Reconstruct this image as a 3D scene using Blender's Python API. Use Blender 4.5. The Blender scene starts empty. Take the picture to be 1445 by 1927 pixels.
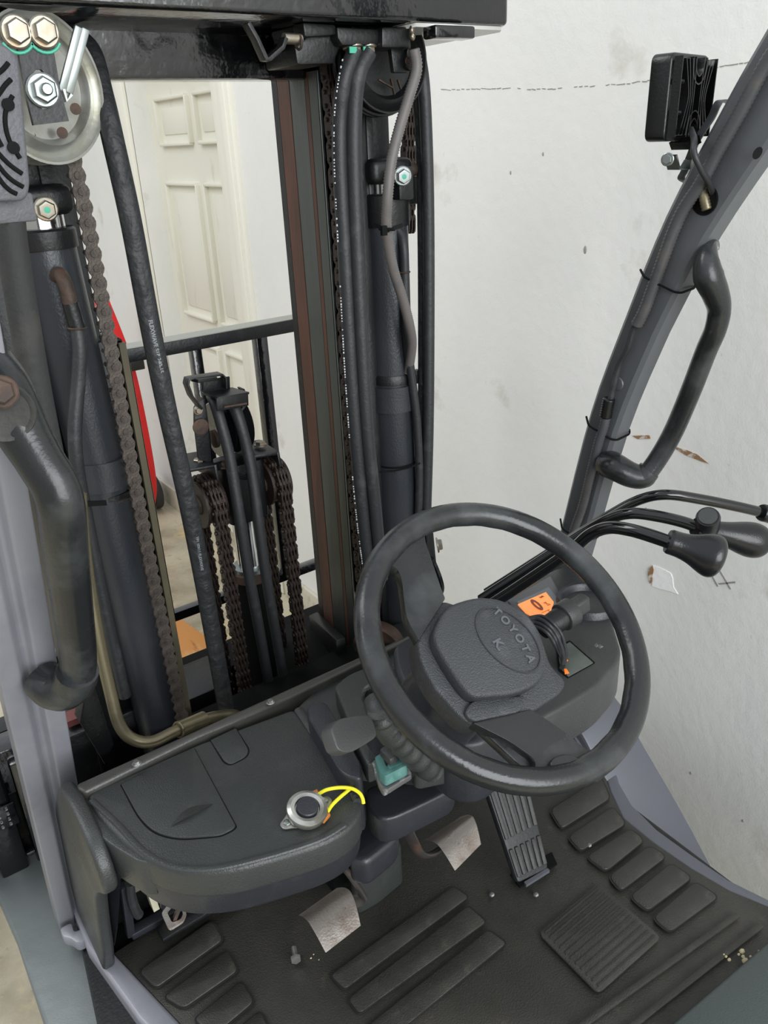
import bpy, bmesh, math, random
from mathutils import Vector, Matrix
random.seed(7)
S = bpy.context.scene
COL = S.collection
V = Vector
# ------------------------------------------------------------------ camera
H = 1.85
F_PX = 1525.85; CX, CY = 722.5, 963.5
R3 = Matrix(((0.80834341, -0.58702938, -0.04446836),
             (-0.27828773, -0.31445467, -0.90756498),
             (0.51878402, 0.74599917, -0.41755044)))      # world -> (right, down, forward)
cam_d = bpy.data.cameras.new('camera'); cam = bpy.data.objects.new('camera', cam_d); COL.objects.link(cam)
cam_d.sensor_fit = 'HORIZONTAL'; cam_d.sensor_width = 36.0
cam_d.lens = 36.0 * F_PX / 1445.0; cam_d.clip_start = 0.02; cam_d.clip_end = 60
r0, r1, r2 = R3[0], R3[1], R3[2]
cam.matrix_world = Matrix(((r0[0], -r1[0], -r2[0], 0), (r0[1], -r1[1], -r2[1], 0), (r0[2], -r1[2], -r2[2], H), (0, 0, 0, 1)))
S.camera = cam
# ------------------------------------------------------------------ world, lights, exposure
w = bpy.data.worlds.new('world'); S.world = w; w.use_nodes = True
wn = w.node_tree.nodes; wl = w.node_tree.links
bg = wn['Background']; tc = wn.new('ShaderNodeTexCoord'); sx = wn.new('ShaderNodeSeparateXYZ'); cr = wn.new('ShaderNodeValToRGB')
wl.new(tc.outputs['Generated'], sx.inputs[0]); wl.new(sx.outputs['Z'], cr.inputs['Fac']); wl.new(cr.outputs[0], bg.inputs['Color'])
cr.color_ramp.elements[0].position = 0.0; cr.color_ramp.elements[0].color = (.42, .41, .39, 1)
cr.color_ramp.elements[1].position = 0.35; cr.color_ramp.elements[1].color = (.90, .94, 1.0, 1)
bg.inputs['Strength'].default_value = 0.80

def area(name, loc, target, sx_, sy_, power, col):
    l = bpy.data.lights.new(name, 'AREA'); l.shape = 'RECTANGLE'; l.size = sx_; l.size_y = sy_; l.energy = power; l.color = col
    o = bpy.data.objects.new(name, l); COL.objects.link(o); o.location = loc
    o.rotation_euler = (V(target) - V(loc)).to_track_quat('-Z', 'Y').to_euler(); return o
area('doorway_daylight', (.3, -3.2, 2.4), (0.8, 1.2, 1.1), 3.6, 2.8, 190, (.95, .98, 1))
area('roof_light', (-1.6, 2.6, 4.6), (0.9, 1.6, 0.8), 1.6, 2.6, 60, (1, .99, .96))
S.view_settings.view_transform = 'Standard'; S.view_settings.look = 'None'
S.view_settings.gamma = 1; S.view_settings.use_curve_mapping = False; S.view_settings.exposure = 0.22

# ------------------------------------------------------------------ pixel -> point in the place
def ray(px, py):
    c = V((px - CX, py - CY, F_PX)); return R3.transposed() @ c
def P(px, py, x=None, y=None, z=None):
    r = ray(px, py)
    if x is not None: t = x / r.x
    elif y is not None: t = y / r.y
    else: t = (z - H) / r.z
    return V((r.x * t, r.y * t, H + r.z * t))
def PP(px, py, o, n):
    r = ray(px, py); c = V((0, 0, H)); t = (V(o) - c).dot(n) / r.dot(n); return c + r * t
def poly(pts, **k): return [P(a, b, **k) for a, b in pts]
def path(pts): return [P(a, b, y=c) for a, b, c in pts]
def path_z(pts): return [P(a, b, z=c) for a, b, c in pts]

# ------------------------------------------------------------------ materials
def lin(c):
    return tuple(((v / 255) / 12.92 if v / 255 <= .04045 else ((v / 255 + .055) / 1.055) ** 2.4) for v in c)
MATS = {}
def mat(name, rgb, rough=.5, metal=0., var=None, bump=None, rvar=0., coat=0., emit=0., stretch=(1, 1, 1), spec=.5):
    """rgb 0-255; var = list of (scale, rgb, lo, hi); bump = list of (scale, strength)"""
    m = bpy.data.materials.new(name); m.use_nodes = True; n = m.node_tree.nodes; l = m.node_tree.links
    b = n['Principled BSDF']; b.inputs['Roughness'].default_value = rough; b.inputs['Metallic'].default_value = metal
    b.inputs['Specular IOR Level'].default_value = spec
    if coat: b.inputs['Coat Weight'].default_value = coat; b.inputs['Coat Roughness'].default_value = .08
    base = (*lin(rgb), 1); b.inputs['Base Color'].default_value = base
    t = n.new('ShaderNodeTexCoord'); mp = n.new('ShaderNodeMapping'); mp.inputs['Scale'].default_value = stretch
    l.new(t.outputs['Object'], mp.inputs[0]); co = mp.outputs[0]; last = None
    for (sc, c2, lo, hi) in (var or []):
        no = n.new('ShaderNodeTexNoise'); no.inputs['Scale'].default_value = sc; no.inputs['Detail'].default_value = 8; no.inputs['Roughness'].default_value = .6
        l.new(co, no.inputs['Vector'])
        r = n.new('ShaderNodeValToRGB'); r.color_ramp.elements[0].position = lo; r.color_ramp.elements[1].position = hi
        r.color_ramp.elements[0].color = (0, 0, 0, 1); r.color_ramp.elements[1].color = (1, 1, 1, 1); l.new(no.outputs['Fac'], r.inputs[0])
        mx = n.new('ShaderNodeMix'); mx.data_type = 'RGBA'; l.new(r.outputs[0], mx.inputs['Factor'])
        if last: l.new(last, mx.inputs['A'])
        else: mx.inputs['A'].default_value = base
        mx.inputs['B'].default_value = (*lin(c2), 1); last = mx.outputs['Result']
    if last: l.new(last, b.inputs['Base Color'])
    if rvar:
        no = n.new('ShaderNodeTexNoise'); no.inputs['Scale'].default_value = 14; no.inputs['Detail'].default_value = 6; l.new(co, no.inputs['Vector'])
        mr = n.new('ShaderNodeMapRange'); mr.inputs['From Min'].default_value = .3; mr.inputs['From Max'].default_value = .7
        mr.inputs['To Min'].default_value = max(.03, rough - rvar); mr.inputs['To Max'].default_value = min(1, rough + rvar)
        l.new(no.outputs['Fac'], mr.inputs['Value']); l.new(mr.outputs[0], b.inputs['Roughness'])
    prev = None
    for (sc, st) in (bump or []):
        no = n.new('ShaderNodeTexNoise'); no.inputs['Scale'].default_value = sc; no.inputs['Detail'].default_value = 3; l.new(co, no.inputs['Vector'])
        bp = n.new('ShaderNodeBump'); bp.inputs['Strength'].default_value = st; bp.inputs['Distance'].default_value = .002 if sc > 60 else .01
        l.new(no.outputs['Fac'], bp.inputs['Height'])
        if prev: l.new(prev, bp.inputs['Normal'])
        prev = bp.outputs['Normal']
    if prev: l.new(prev, b.inputs['Normal'])
    if emit: b.inputs['Emission Color'].default_value = base; b.inputs['Emission Strength'].default_value = emit
    MATS[name] = m; return m

m_wall = mat('painted_wall', (238, 238, 234), .5, var=[(1.1, (228, 229, 226), .42, .7), (5, (196, 192, 180), .62, .8), (28, (170, 164, 148), .70, .84)],
             bump=[(2.2, .25), (38, .12), (240, .18)])
m_door = mat('door_paint', (232, 230, 216), .45, var=[(9, (196, 190, 170), .62, .85)], bump=[(60, .1)], stretch=(1, 1, .35))
m_board = mat('baseboard_paint', (206, 200, 182), .5, var=[(12, (150, 140, 118), .55, .75)])
m_floor = mat('concrete', (196, 188, 164), .38, var=[(1.6, (128, 120, 98), .4, .62), (5, (196, 176, 132), .55, .7), (16, (92, 84, 68), .6, .78), (60, (214, 206, 186), .66, .74)],
              rvar=.2, bump=[(30, .2)])
m_plast = mat('cowl_plastic', (53, 56, 55), .36, var=[(22, (64, 66, 65), .55, .8), (90, (92, 93, 90), .72, .86)], bump=[(520, .35)], rvar=.1)
m_plblue = mat('smooth_plastic', (42, 44, 49), .34, var=[(30, (56, 58, 62), .55, .8)], bump=[(420, .2)], rvar=.06)
m_wheel = mat('wheel_rim', (33, 35, 36), .27, var=[(12, (64, 67, 68), .5, .72), (60, (72, 74, 74), .68, .8)], rvar=.10, bump=[(260, .12)])
m_hub = mat('horn_pad', (52, 54, 57), .40, var=[(30, (76, 78, 82), .55, .8)], bump=[(650, .6)])
m_pill = mat('pillar_paint_lit', (138, 139, 146), .36, metal=.1, var=[(6, (112, 113, 122), .5, .8), (150, (160, 162, 172), .74, .8)], bump=[(400, .08)])  # bright light on the left pillar is mixed into this paint
m_pilr = mat('pillar_paint_shaded', (92, 95, 98), .38, metal=.1, var=[(6, (84, 87, 90), .45, .8)], bump=[(400, .1)])  # same pillar paint, toned down for the shaded right side
m_fend = mat('fender_paint', (106, 112, 111), .38, metal=.15, var=[(6, (108, 114, 114), .45, .75), (70, (128, 132, 130), .74, .84)], bump=[(7, .5), (300, .1)])
m_fendr = mat('fender_paint_right', (98, 100, 106), .42, metal=.15, var=[(4, (98, 100, 110), .4, .8)])
m_gloss = mat('gloss_black', (12, 13, 15), .14, var=[(40, (34, 36, 38), .7, .85)], bump=[(34, .28)], coat=.6)
m_black = mat('black_paint', (18, 19, 21), .42, var=[(18, (44, 44, 44), .58, .8), (60, (92, 66, 48), .74, .82)], bump=[(180, .3)])
m_flat = mat('flat_black', (8, 9, 10), .75, spec=.2)
m_cyl = mat('cylinder_paint', (52, 55, 60), .32, var=[(7, (66, 68, 72), .5, .75), (55, (126, 92, 66), .74, .8)], bump=[(420, .25)], metal=.2, stretch=(1, 1, .5))
m_rubber = mat('hose_rubber', (40, 42, 44), .5, var=[(40, (66, 68, 70), .55, .8)], bump=[(200, .3)])
m_hosew = mat('wrapped_hose', (38, 40, 42), .55, var=[(30, (74, 74, 72), .62, .8)], bump=[(50, .6)])
m_hoseg = mat('dusty_hose', (50, 50, 50), .7, var=[(14, (76, 74, 70), .5, .8)], bump=[(160, .5)])
m_cond = mat('split_conduit', (104, 100, 98), .5, var=[(20, (82, 82, 82), .5, .8)])
m_condk = mat('dark_conduit', (70, 71, 74), .45, var=[(16, (96, 92, 88), .5, .8)])
m_rust = mat('rusty_steel', (88, 68, 57), .65, metal=.3, var=[(24, (56, 48, 43), .4, .65), (80, (132, 88, 62), .66, .8)], bump=[(140, .6)])
m_chain = mat('chain_steel', (84, 76, 70), .55, metal=.35, var=[(60, (58, 52, 48), .45, .65), (160, (120, 108, 98), .68, .8)], bump=[(300, .5)])
m_chaind = mat('oily_chain', (52, 42, 37), .5, metal=.35, var=[(90, (96, 64, 48), .6, .75)], bump=[(300, .5)])
m_mast = mat('mast_rail', (90, 94, 90), .42, metal=.5, var=[(5, (56, 58, 56), .4, .7), (26, (98, 82, 62), .64, .8)], bump=[(160, .2)], stretch=(1, 1, .12))
m_mastr = mat('mast_rust_stripe', (98, 68, 55), .6, metal=.3, var=[(24, (72, 56, 48), .4, .7)], bump=[(160, .4)], stretch=(1, 1, .2))
m_olive = mat('greasy_flange', (98, 92, 72), .5, var=[(12, (70, 66, 54), .4, .7)], stretch=(1, 1, .3))
m_zinc = mat('zinc_plate', (194, 195, 190), .3, metal=.85, var=[(18, (168, 164, 148), .45, .7), (70, (222, 224, 220), .62, .8)], bump=[(200, .1)])
m_chrome = mat('chrome', (214, 216, 216), .14, metal=1.)
m_bolt = mat('bolt_zinc', (150, 145, 134), .34, metal=.9, var=[(70, (150, 130, 104), .5, .75)])
m_galv = mat('galvanised', (150, 156, 155), .34, metal=.9, var=[(60, (150, 158, 156), .5, .7)])
m_green = mat('paint_mark_green', (74, 176, 146), .5)
m_pedal = mat('worn_pedal', (222, 214, 206), .32, metal=.55, var=[(14, (150, 122, 108), .5, .75), (420, (214, 208, 202), .5, .7), (200, (96, 62, 48), .64, .72)], bump=[(300, .35)])
m_arm = mat('pedal_arm', (84, 80, 78), .4, metal=.5, var=[(30, (118, 92, 78), .55, .75)])
m_bronze = mat('olive_pipe', (128, 120, 96), .34, metal=.6, var=[(16, (96, 90, 74), .5, .75)])
m_mat = mat('floor_mat_rubber', (50, 49, 45), .46, var=[(5, (64, 62, 57), .42, .68), (24, (84, 78, 68), .62, .82), (140, (112, 106, 94), .74, .84)], bump=[(420, .5)], rvar=.12)
m_matb = mat('floor_mat_pad', (52, 52, 48), .42, var=[(7, (68, 66, 61), .42, .68), (30, (88, 82, 72), .62, .82)], bump=[(420, .5)], rvar=.12)
m_hood = mat('hood_plastic', (72, 80, 78), .42, bump=[(420, .3)])
m_lcd = mat('orange_lcd', (255, 150, 84), .4, emit=.55)
m_lcdk = mat('lcd_segments', (150, 80, 50), .5)
m_orange = mat('orange_mark', (255, 128, 40), .5, emit=.3)
m_screen = mat('grey_screen', (92, 98, 92), .22, var=[(18, (112, 116, 110), .4, .8)])
m_panel = mat('meter_panel', (86, 89, 93), .35, var=[(40, (120, 122, 122), .66, .8)], bump=[(300, .1)])
m_teal = mat('teal_plastic', (72, 118, 112), .5, var=[(30, (104, 150, 144), .5, .7)])
m_scuff = mat('scuffed_plate', (104, 104, 104), .35, metal=.3, var=[(60, (190, 190, 188), .52, .66)], bump=[(120, .5)])
m_yellow = mat('yellow_wire', (240, 232, 40), .4)
m_tan = mat('tan_terminal', (186, 116, 54), .5)
m_lampb = mat('lamp_housing', (16, 17, 18), .32, bump=[(300, .15)])
m_lampg = mat('lamp_housing_grey', (84, 85, 90), .5, bump=[(300, .4)])
m_white = mat('white_print', (190, 196, 198), .6)
m_gprint = mat('grey_print', (128, 132, 134), .6)
m_red = mat('red_paint', (214, 26, 30), .35, var=[(9, (176, 36, 36), .55, .75)])
m_ply = mat('wood_board', (188, 128, 66), .6, var=[(6, (206, 176, 128), .5, .7), (30, (140, 88, 48), .6, .75)], stretch=(1, .3, 1))
m_crack = mat('crack_line', (150, 147, 140), .9)
m_tan_scar = mat('scar_brown', (150, 116, 84), .9, var=[(60, (206, 200, 190), .5, .6)])
m_plaster = mat('bare_plaster', (250, 250, 248), .9, bump=[(90, .5)])
m_crumb = mat('plaster_crumb', (196, 186, 150), .9)
m_label = mat('white_label', (226, 224, 208), .6)
m_dimlab = mat('beige_part', (210, 206, 180), .6)
m_glass = mat('lamp_glass', (190, 200, 205), .1)

# ------------------------------------------------------------------ mesh helpers
def basis(n, hint=None):
    n = V(n).normalized(); h = V(hint) if hint is not None else (V((0, 0, 1)) if abs(n.z) < .9 else V((1, 0, 0)))
    u = (h - n * h.dot(n)).normalized(); return u, n.cross(u), n
def smooth(pts, k=6):
    pts = [V(p) for p in pts]; out = []
    for i in range(len(pts) - 1):
        a = pts[max(i - 1, 0)]; b = pts[i]; c = pts[i + 1]; d = pts[min(i + 2, len(pts) - 1)]
        for j in range(k):
            t = j / k
            out.append(.5 * ((2 * b) + (c - a) * t + (2 * a - 5 * b + 4 * c - d) * t * t + (3 * b - a - 3 * c + d) * t ** 3))
    out.append(pts[-1]); return out
def resample(pts, step):
    out = [V(pts[0])]; acc = 0
    for a, b in zip(pts[:-1], pts[1:]):
        d = (b - a).length; t = step - acc
        while t <= d: out.append(a.lerp(b, t / d)); t += step
        acc = d - (t - step)
    return out
def rounded(pts, r, k=4, closed=True):
    pts = [V(p) for p in pts]; n = len(pts); out = []
    for i, p in enumerate(pts):
        rr = r[i] if isinstance(r, (list, tuple)) else r
        if (not closed and i in (0, n - 1)) or rr <= 0: out.append(p); continue
        a = pts[i - 1] - p; b = pts[(i + 1) % n] - p
        q = min(rr, a.length * .49, b.length * .49); pa = p + a.normalized() * q; pb = p + b.normalized() * q
        for j in range(k + 1):
            t = j / k; out.append(pa * (1 - t) ** 2 + p * 2 * t * (1 - t) + pb * t * t)
    return out
class M:
    def __init__(s): s.bm = bmesh.new()
    def face(s, vs):
        try: return s.bm.faces.new(vs)
        except ValueError: return None
    def prism(s, pts, vec, top=None):
        vec = V(vec); a = [s.bm.verts.new(V(p)) for p in pts]
        b = [s.bm.verts.new(V(p) + vec) for p in (top or pts)]
        s.face(a); s.face(b[::-1]); n = len(a)
        for i in range(n): s.face((a[i], a[(i + 1) % n], b[(i + 1) % n], b[i]))
        return s
    def box(s, c, size, ax=None):
        c = V(c); u, v, n = ax or (V((1, 0, 0)), V((0, 1, 0)), V((0, 0, 1)))
        u, v, n = V(u) * size[0] / 2, V(v) * size[1] / 2, V(n) * size[2] / 2
        return s.prism([c - u - v - n, c + u - v - n, c + u + v - n, c - u + v - n], n * 2)
    def bar(s, a, b, w_, h_, hint=(0, 0, 1)):
        a, b = V(a), V(b); d = b - a; u, v, n = basis(d, hint)
        return s.box((a + b) / 2, (w_, h_, d.length), (v, u, n))
    def tube(s, pts, r, n=12, flat=None, hint=None, cap=True):
        pts = [V(p) for p in pts]; k = len(pts); rings = []
        t0 = (pts[1] - pts[0]).normalized(); u = basis(t0, hint)[0]
        for i, p in enumerate(pts):
            t = ((pts[min(i + 1, k - 1)] - pts[max(i - 1, 0)])).normalized()
            u = (u - t * u.dot(t)).normalized(); v = t.cross(u)
            rr = r[i] if isinstance(r, (list, tuple)) else r
            ru, rv = (rr, rr) if flat is None else (rr * flat[0], rr * flat[1])
            rings.append([s.bm.verts.new(p + u * ru * math.cos(2 * math.pi * j / n) + v * rv * math.sin(2 * math.pi * j / n)) for j in range(n)])
        for A, B in zip(rings[:-1], rings[1:]):
            for j in range(n): s.face((A[j], A[(j + 1) % n], B[(j + 1) % n], B[j]))
        if cap: s.face(rings[0][::-1]); s.face(rings[-1])
        return s
    def sweep(s, pts, u0, w_, th):
        """flat strip: width along u0, thickness th"""
        pts = [V(p) for p in pts]; k = len(pts); rg = []; u0 = V(u0).normalized()
        for i, p in enumerate(pts):
            t = (pts[min(i + 1, k - 1)] - pts[max(i - 1, 0)]).normalized(); v = t.cross(u0).normalized()
            rg.append([s.bm.verts.new(p + u0 * a * w_ / 2 + v * b * th / 2) for a, b in ((-1, -1), (1, -1), (1, 1), (-1, 1))])
        for A, B in zip(rg[:-1], rg[1:]):
            for j in range(4): s.face((A[j], A[(j + 1) % 4], B[(j + 1) % 4], B[j]))
        s.face(rg[0][::-1]); s.face(rg[-1]); return s
    def lathe(s, o, axis, prof, n=32, hint=None):
        u, v, a = basis(axis, hint); o = V(o); rings = []
        for (r, h) in prof:
            if r < 1e-6: rings.append([s.bm.verts.new(o + a * h)])
            else: rings.append([s.bm.verts.new(o + a * h + (u * math.cos(2 * math.pi * j / n) + v * math.sin(2 * math.pi * j / n)) * r) for j in range(n)])
        for A, B in zip(rings[:-1], rings[1:]):
            for j in range(n):
                q = (j + 1) % n
                if len(A) == 1 and len(B) == 1: continue
                if len(A) == 1: s.face((A[0], B[q], B[j]))
                elif len(B) == 1: s.face((A[j], A[q], B[0]))
                else: s.face((A[j], A[q], B[q], B[j]))
        if len(rings[0]) > 1: s.face(rings[0][::-1])
        if len(rings[-1]) > 1: s.face(rings[-1])
        return s
    def cyl(s, a, b, r, n=24, r2=None):
        a, b = V(a), V(b); L = (b - a).length; return s.lathe(a, b - a, [(r, 0), (r if r2 is None else r2, L)], n)
    def ring(s, o, axis, R, r, n=40, k=8):
        u, v, a = basis(axis); o = V(o); rg = []
        for i in range(n):
            t = 2 * math.pi * i / n; d = u * math.cos(t) + v * math.sin(t)
            rg.append([s.bm.verts.new(o + d * (R + r * math.cos(2 * math.pi * j / k)) + a * r * math.sin(2 * math.pi * j / k)) for j in range(k)])
        for i in range(n):
            A, B = rg[i], rg[(i + 1) % n]
            for j in range(k): s.face((A[j], A[(j + 1) % k], B[(j + 1) % k], B[j]))
        return s
    def ell(s, c, rx, ry, rz, ax=None, n=16):
        u, v, w_ = ax or (V((1, 0, 0)), V((0, 1, 0)), V((0, 0, 1))); c = V(c); rg = []
        for i in range(n + 1):
            ph = math.pi * i / n
            if i in (0, n): rg.append([s.bm.verts.new(c + w_ * rz * math.cos(ph))]); continue
            rg.append([s.bm.verts.new(c + w_ * rz * math.cos(ph) + (u * rx * math.cos(2 * math.pi * j / n) + v * ry * math.sin(2 * math.pi * j / n)) * math.sin(ph)) for j in range(n)])
        for A, B in zip(rg[:-1], rg[1:]):
            for j in range(n):
                q = (j + 1) % n
                if len(A) == 1: s.face((A[0], B[j], B[q]))
                elif len(B) == 1: s.face((A[j], B[0], A[q]))
                else: s.face((A[j], B[j], B[q], A[q]))
        return s
    def mesh(s, bevel=0, seg=2, ang=35, centre=True):
        bm = s.bm; bmesh.ops.recalc_face_normals(bm, faces=bm.faces[:])
        if bevel:
            es = [e for e in bm.edges if len(e.link_faces) == 2 and e.calc_face_angle(0) > math.radians(40)]
            bmesh.ops.bevel(bm, geom=es, offset=bevel, segments=seg, profile=.5, affect='EDGES', clamp_overlap=True)
        for f in bm.faces: f.smooth = True
        for e in bm.edges: e.smooth = not (len(e.link_faces) == 2 and e.calc_face_angle(0) > math.radians(ang))
        if bm.verts:
            xs = [v.co.copy() for v in bm.verts]
            lo = V((min(p[i] for p in xs) for i in range(3))); hi = V((max(p[i] for p in xs) for i in range(3))); c = (lo + hi) / 2 if centre else V((0, 0, 0))
        else: c = V((0, 0, 0))
        bmesh.ops.translate(bm, verts=bm.verts[:], vec=-c)
        me = bpy.data.meshes.new('m'); bm.to_mesh(me); bm.free(); return me, c
    def build(s, name, material, parent=None, bevel=0, seg=2, ang=35, **props):
        me, c = s.mesh(bevel, seg, ang); me.name = name; me.materials.append(material)
        o = bpy.data.objects.new(name, me); COL.objects.link(o); put(o, parent, Matrix.Translation(c))
        for k, v in props.items(): o[k] = v
        return o
WM = {}
def put(o, parent, mw):
    WM[o.name] = mw.copy()
    if parent is not None:
        o.parent = parent; o.matrix_parent_inverse = Matrix.Identity(4); o.matrix_basis = WM[parent.name].inverted() @ mw
    else: o.matrix_basis = mw
def thing(name, label, cat, loc, **k):
    o = bpy.data.objects.new(name, None); COL.objects.link(o); o.empty_display_size = .05; put(o, None, Matrix.Translation(V(loc)))
    o['label'] = label; o['category'] = cat
    for a, b in k.items(): o[a] = b
    return o
def copy_of(src, parent, mw):
    o = src.copy(); COL.objects.link(o); put(o, parent, mw); return o
def frame_m(o, u, v, n):
    return Matrix(((u[0], v[0], n[0], o[0]), (u[1], v[1], n[1], o[1]), (u[2], v[2], n[2], o[2]), (0, 0, 0, 1)))
def text(name, s_, size, o, u, v, material, parent, depth=.0006, vs=1.0, **k):
    c = bpy.data.curves.new(name, 'FONT'); c.body = s_; c.size = size; c.extrude = depth; c.offset = size * .035; c.align_x = 'CENTER'; c.align_y = 'CENTER'
    for a, b in k.items(): setattr(c, a, b)
    t = bpy.data.objects.new('t', c); COL.objects.link(t); bpy.context.view_layer.update()
    me = bpy.data.meshes.new_from_object(t.evaluated_get(bpy.context.evaluated_depsgraph_get())); bpy.data.objects.remove(t); bpy.data.curves.remove(c)
    me.name = name; me.materials.clear(); me.materials.append(material)
    ob = bpy.data.objects.new(name, me); COL.objects.link(ob)
    u = V(u).normalized(); n = u.cross(V(v)).normalized(); v = n.cross(u)
    put(ob, parent, frame_m(V(o), u, v * vs, n)); return ob
def holed_plate(name, outline, holes, th, o, u, v, material, parent, bevel=0, **props):
    """outline / holes are 2D lists in the (u,v) frame at o; thickness centred"""
    c = bpy.data.curves.new(name, 'CURVE'); c.dimensions = '2D'; c.fill_mode = 'BOTH'; c.extrude = th / 2
    for ring_ in [outline] + holes:
        sp = c.splines.new('POLY'); sp.points.add(len(ring_) - 1)
        for i, p in enumerate(ring_): sp.points[i].co = (p[0], p[1], 0, 1)
        sp.use_cyclic_u = True
    t = bpy.data.objects.new('t', c); COL.objects.link(t); bpy.context.view_layer.update()
    me = bpy.data.meshes.new_from_object(t.evaluated_get(bpy.context.evaluated_depsgraph_get())); bpy.data.objects.remove(t); bpy.data.curves.remove(c)
    me.name = name; me.materials.clear(); me.materials.append(material)
    ob = bpy.data.objects.new(name, me); COL.objects.link(ob)
    u = V(u).normalized(); n = u.cross(V(v)).normalized(); v = n.cross(u)
    put(ob, parent, frame_m(V(o), u, v, n))
    for k_, q in props.items(): ob[k_] = q
    return ob
def circ(cx, cy, r, n=20, ry=None): return [(cx + r * math.cos(2 * math.pi * i / n), cy + (ry or r) * math.sin(2 * math.pi * i / n)) for i in range(n)]
def hexbolt(name, o, axis, r, parent, material=None, washer=True, mark=False, shank=0, label=None):
    material = material or m_bolt; a = V(axis).normalized(); m = M()
    if washer: m.lathe(o, a, [(r * 1.45, 0), (r * 1.45, r * .18), (r * 1.3, r * .28)], 24)
    m.lathe(V(o) + a * r * .2, a, [(r * 1.12, 0), (r * 1.12, r * .62), (r * .95, r * .78), (r * .62, r * .8), (0, r * .72)], 6)
    if shank: m.cyl(o, V(o) - a * shank, r * .55, 14)
    ob = m.build(name, material, parent, ang=25)
    if mark: M().lathe(V(o) + a * r * .97, a, [(r * .42, 0), (0, r * .06)], 10).build('paint_dab', m_green, ob) if parent is None or parent.parent is None else None
    if label: ob['label'] = label
    return ob

UP = V((0, 0, 1)); XX = V((1, 0, 0)); YY = V((0, 1, 0))
# ================================================================== SETTING
WX = 1.45
def structure(o): o['kind'] = 'structure'; return o
structure(M().box((-1.0, 2.5, -.05), (6.5, 12, .1)).build('floor', m_floor))
wall = structure(M().box((WX + .1, -.24, 1.6), (.2, 6.52, 3.3)).build('wall_right', m_wall))
structure(M().box((WX + .1, 6.22, 1.6), (.2, 4.60, 3.3)).build('wall_right', m_wall))
structure(M().box((WX + .1, 3.47, 2.745), (.2, .90, 1.01)).build('wall_right', m_wall))
structure(M().box((-1.0, 8.6, 1.6), (6.5, .2, 3.3)).build('wall_front', m_wall))
# crack, bare patches and scrapes in the wall
cp = []
cpx = [(790, 168), (850, 169), (905, 167), (965, 166), (1010, 168), (1060, 166), (1110, 162), (1170, 158), (1218, 152), (1300, 140), (1345, 127), (1400, 118), (1440, 113)]
mk = M()
for (a, b) in zip(cpx[:-1], cpx[1:]):
    n_ = max(2, int((b[0] - a[0]) / 9))
    for i in range(n_):
        if random.random() < .12: continue
        t0, t1 = i / n_, (i + random.uniform(.55, 1.0)) / n_
        q0 = P(a[0] + (b[0] - a[0]) * t0, a[1] + (b[1] - a[1]) * t0 + random.uniform(-1.2, 1.2), x=WX - .0004)
        q1 = P(a[0] + (b[0] - a[0]) * t1, a[1] + (b[1] - a[1]) * t1 + random.uniform(-1.2, 1.2), x=WX - .0004)
        mk.bar(q0, q1, .0012, random.uniform(.0008, .0022), XX)
mk.build('hairline_crack', m_crack, wall, kind='stuff')
def on_wall(px, d=.0): return [P(a, b, x=WX - d) for a, b in px]
pw = on_wall([(1229, 1064), (1240, 1067), (1262, 1078), (1266, 1087), (1268, 1105), (1276, 1118), (1262, 1113), (1243, 1108), (1227, 1103), (1228, 1092), (1225, 1080)], .0004)
M().prism(pw, (-.0012, 0, 0)).build('bare_plaster_patch', m_plaster, wall, label='torn patch of bare white plaster in the wall')
M().prism(on_wall([(1229, 1064), (1231, 1072), (1228, 1092), (1224, 1098), (1220, 1080), (1223, 1069)], .0004), (-.003, 0, 0)).build('torn_paint_edge', m_tan_scar, wall)
for i, sc in enumerate([[(1190, 820), (1222, 819), (1224, 825), (1200, 826)], [(1262, 838), (1290, 846), (1312, 855), (1333, 872), (1320, 868), (1290, 856)],
                        [(1330, 1066), (1332, 1067), (1352, 1103), (1350, 1104)], [(1341, 1052), (1343, 1052), (1376, 1108), (1374, 1109)],
                        [(1352, 1098), (1384, 1094), (1384, 1097), (1354, 1100)]]):
    M().prism(on_wall(sc, .0003), (-.0012, 0, 0)).build('scrape_mark', m_tan_scar if i < 2 else m_crack, wall)
for (a, b, r) in [(1222, 1602, 3), (1358, 1672, 4), (1101, 470, 4), (1398, 1545, 2), (1215, 960, 3), (961, 325, 2), (1022, 290, 2), (1300, 1455, 2)]:
    q = P(a, b, x=WX); M().ell(q, .002, .0011 * r, .0022 * r, n=8).build('wall_chip', m_crack, wall)
# door in the right wall with casing and baseboards
DX = 1.545
door = structure(M().box((DX + .02, 3.47, 1.12), (.04, .90, 2.24)).build('door_1', m_door))
def raised(y0, y1, z0, z1):
    out = [V((DX + .001, y0, z0)), V((DX + .001, y1, z0)), V((DX + .001, y1, z1)), V((DX + .001, y0, z1))]
    for k in range(4):
        a, b = out[k], out[(k + 1) % 4]; M().bar(a, b, .016, .045, XX).build('panel_moulding', m_door, door, bevel=.006)
    M().box((DX, (y0 + y1) / 2, (z0 + z1) / 2), (.012, abs(y1 - y0) - .075, z1 - z0 - .075)).build('raised_panel', m_door, door, bevel=.005)
for (y0, y1) in ((3.08, 3.40), (3.48, 3.81)):
    raised(y0, y1, 1.87, 2.05); raised(y0, y1, 1.13, 1.71); raised(y0, y1, .30, 1.00)
for nm, c_, s_ in (('trim_1', (WX - .005, 2.955, 1.12), (.03, .14, 2.24)), ('trim_2', (WX - .005, 3.975, 1.12), (.03, .11, 2.24)), ('trim_3', (WX - .005, 3.47, 2.29), (.03, 1.12, .09))):
    structure(M().box(c_, s_).build(nm, m_door, bevel=.008))
structure(M().box((WX - .022, 2.93, 1.12), (.012, .05, 2.24)).build('trim_4', m_door, bevel=.004))
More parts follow.
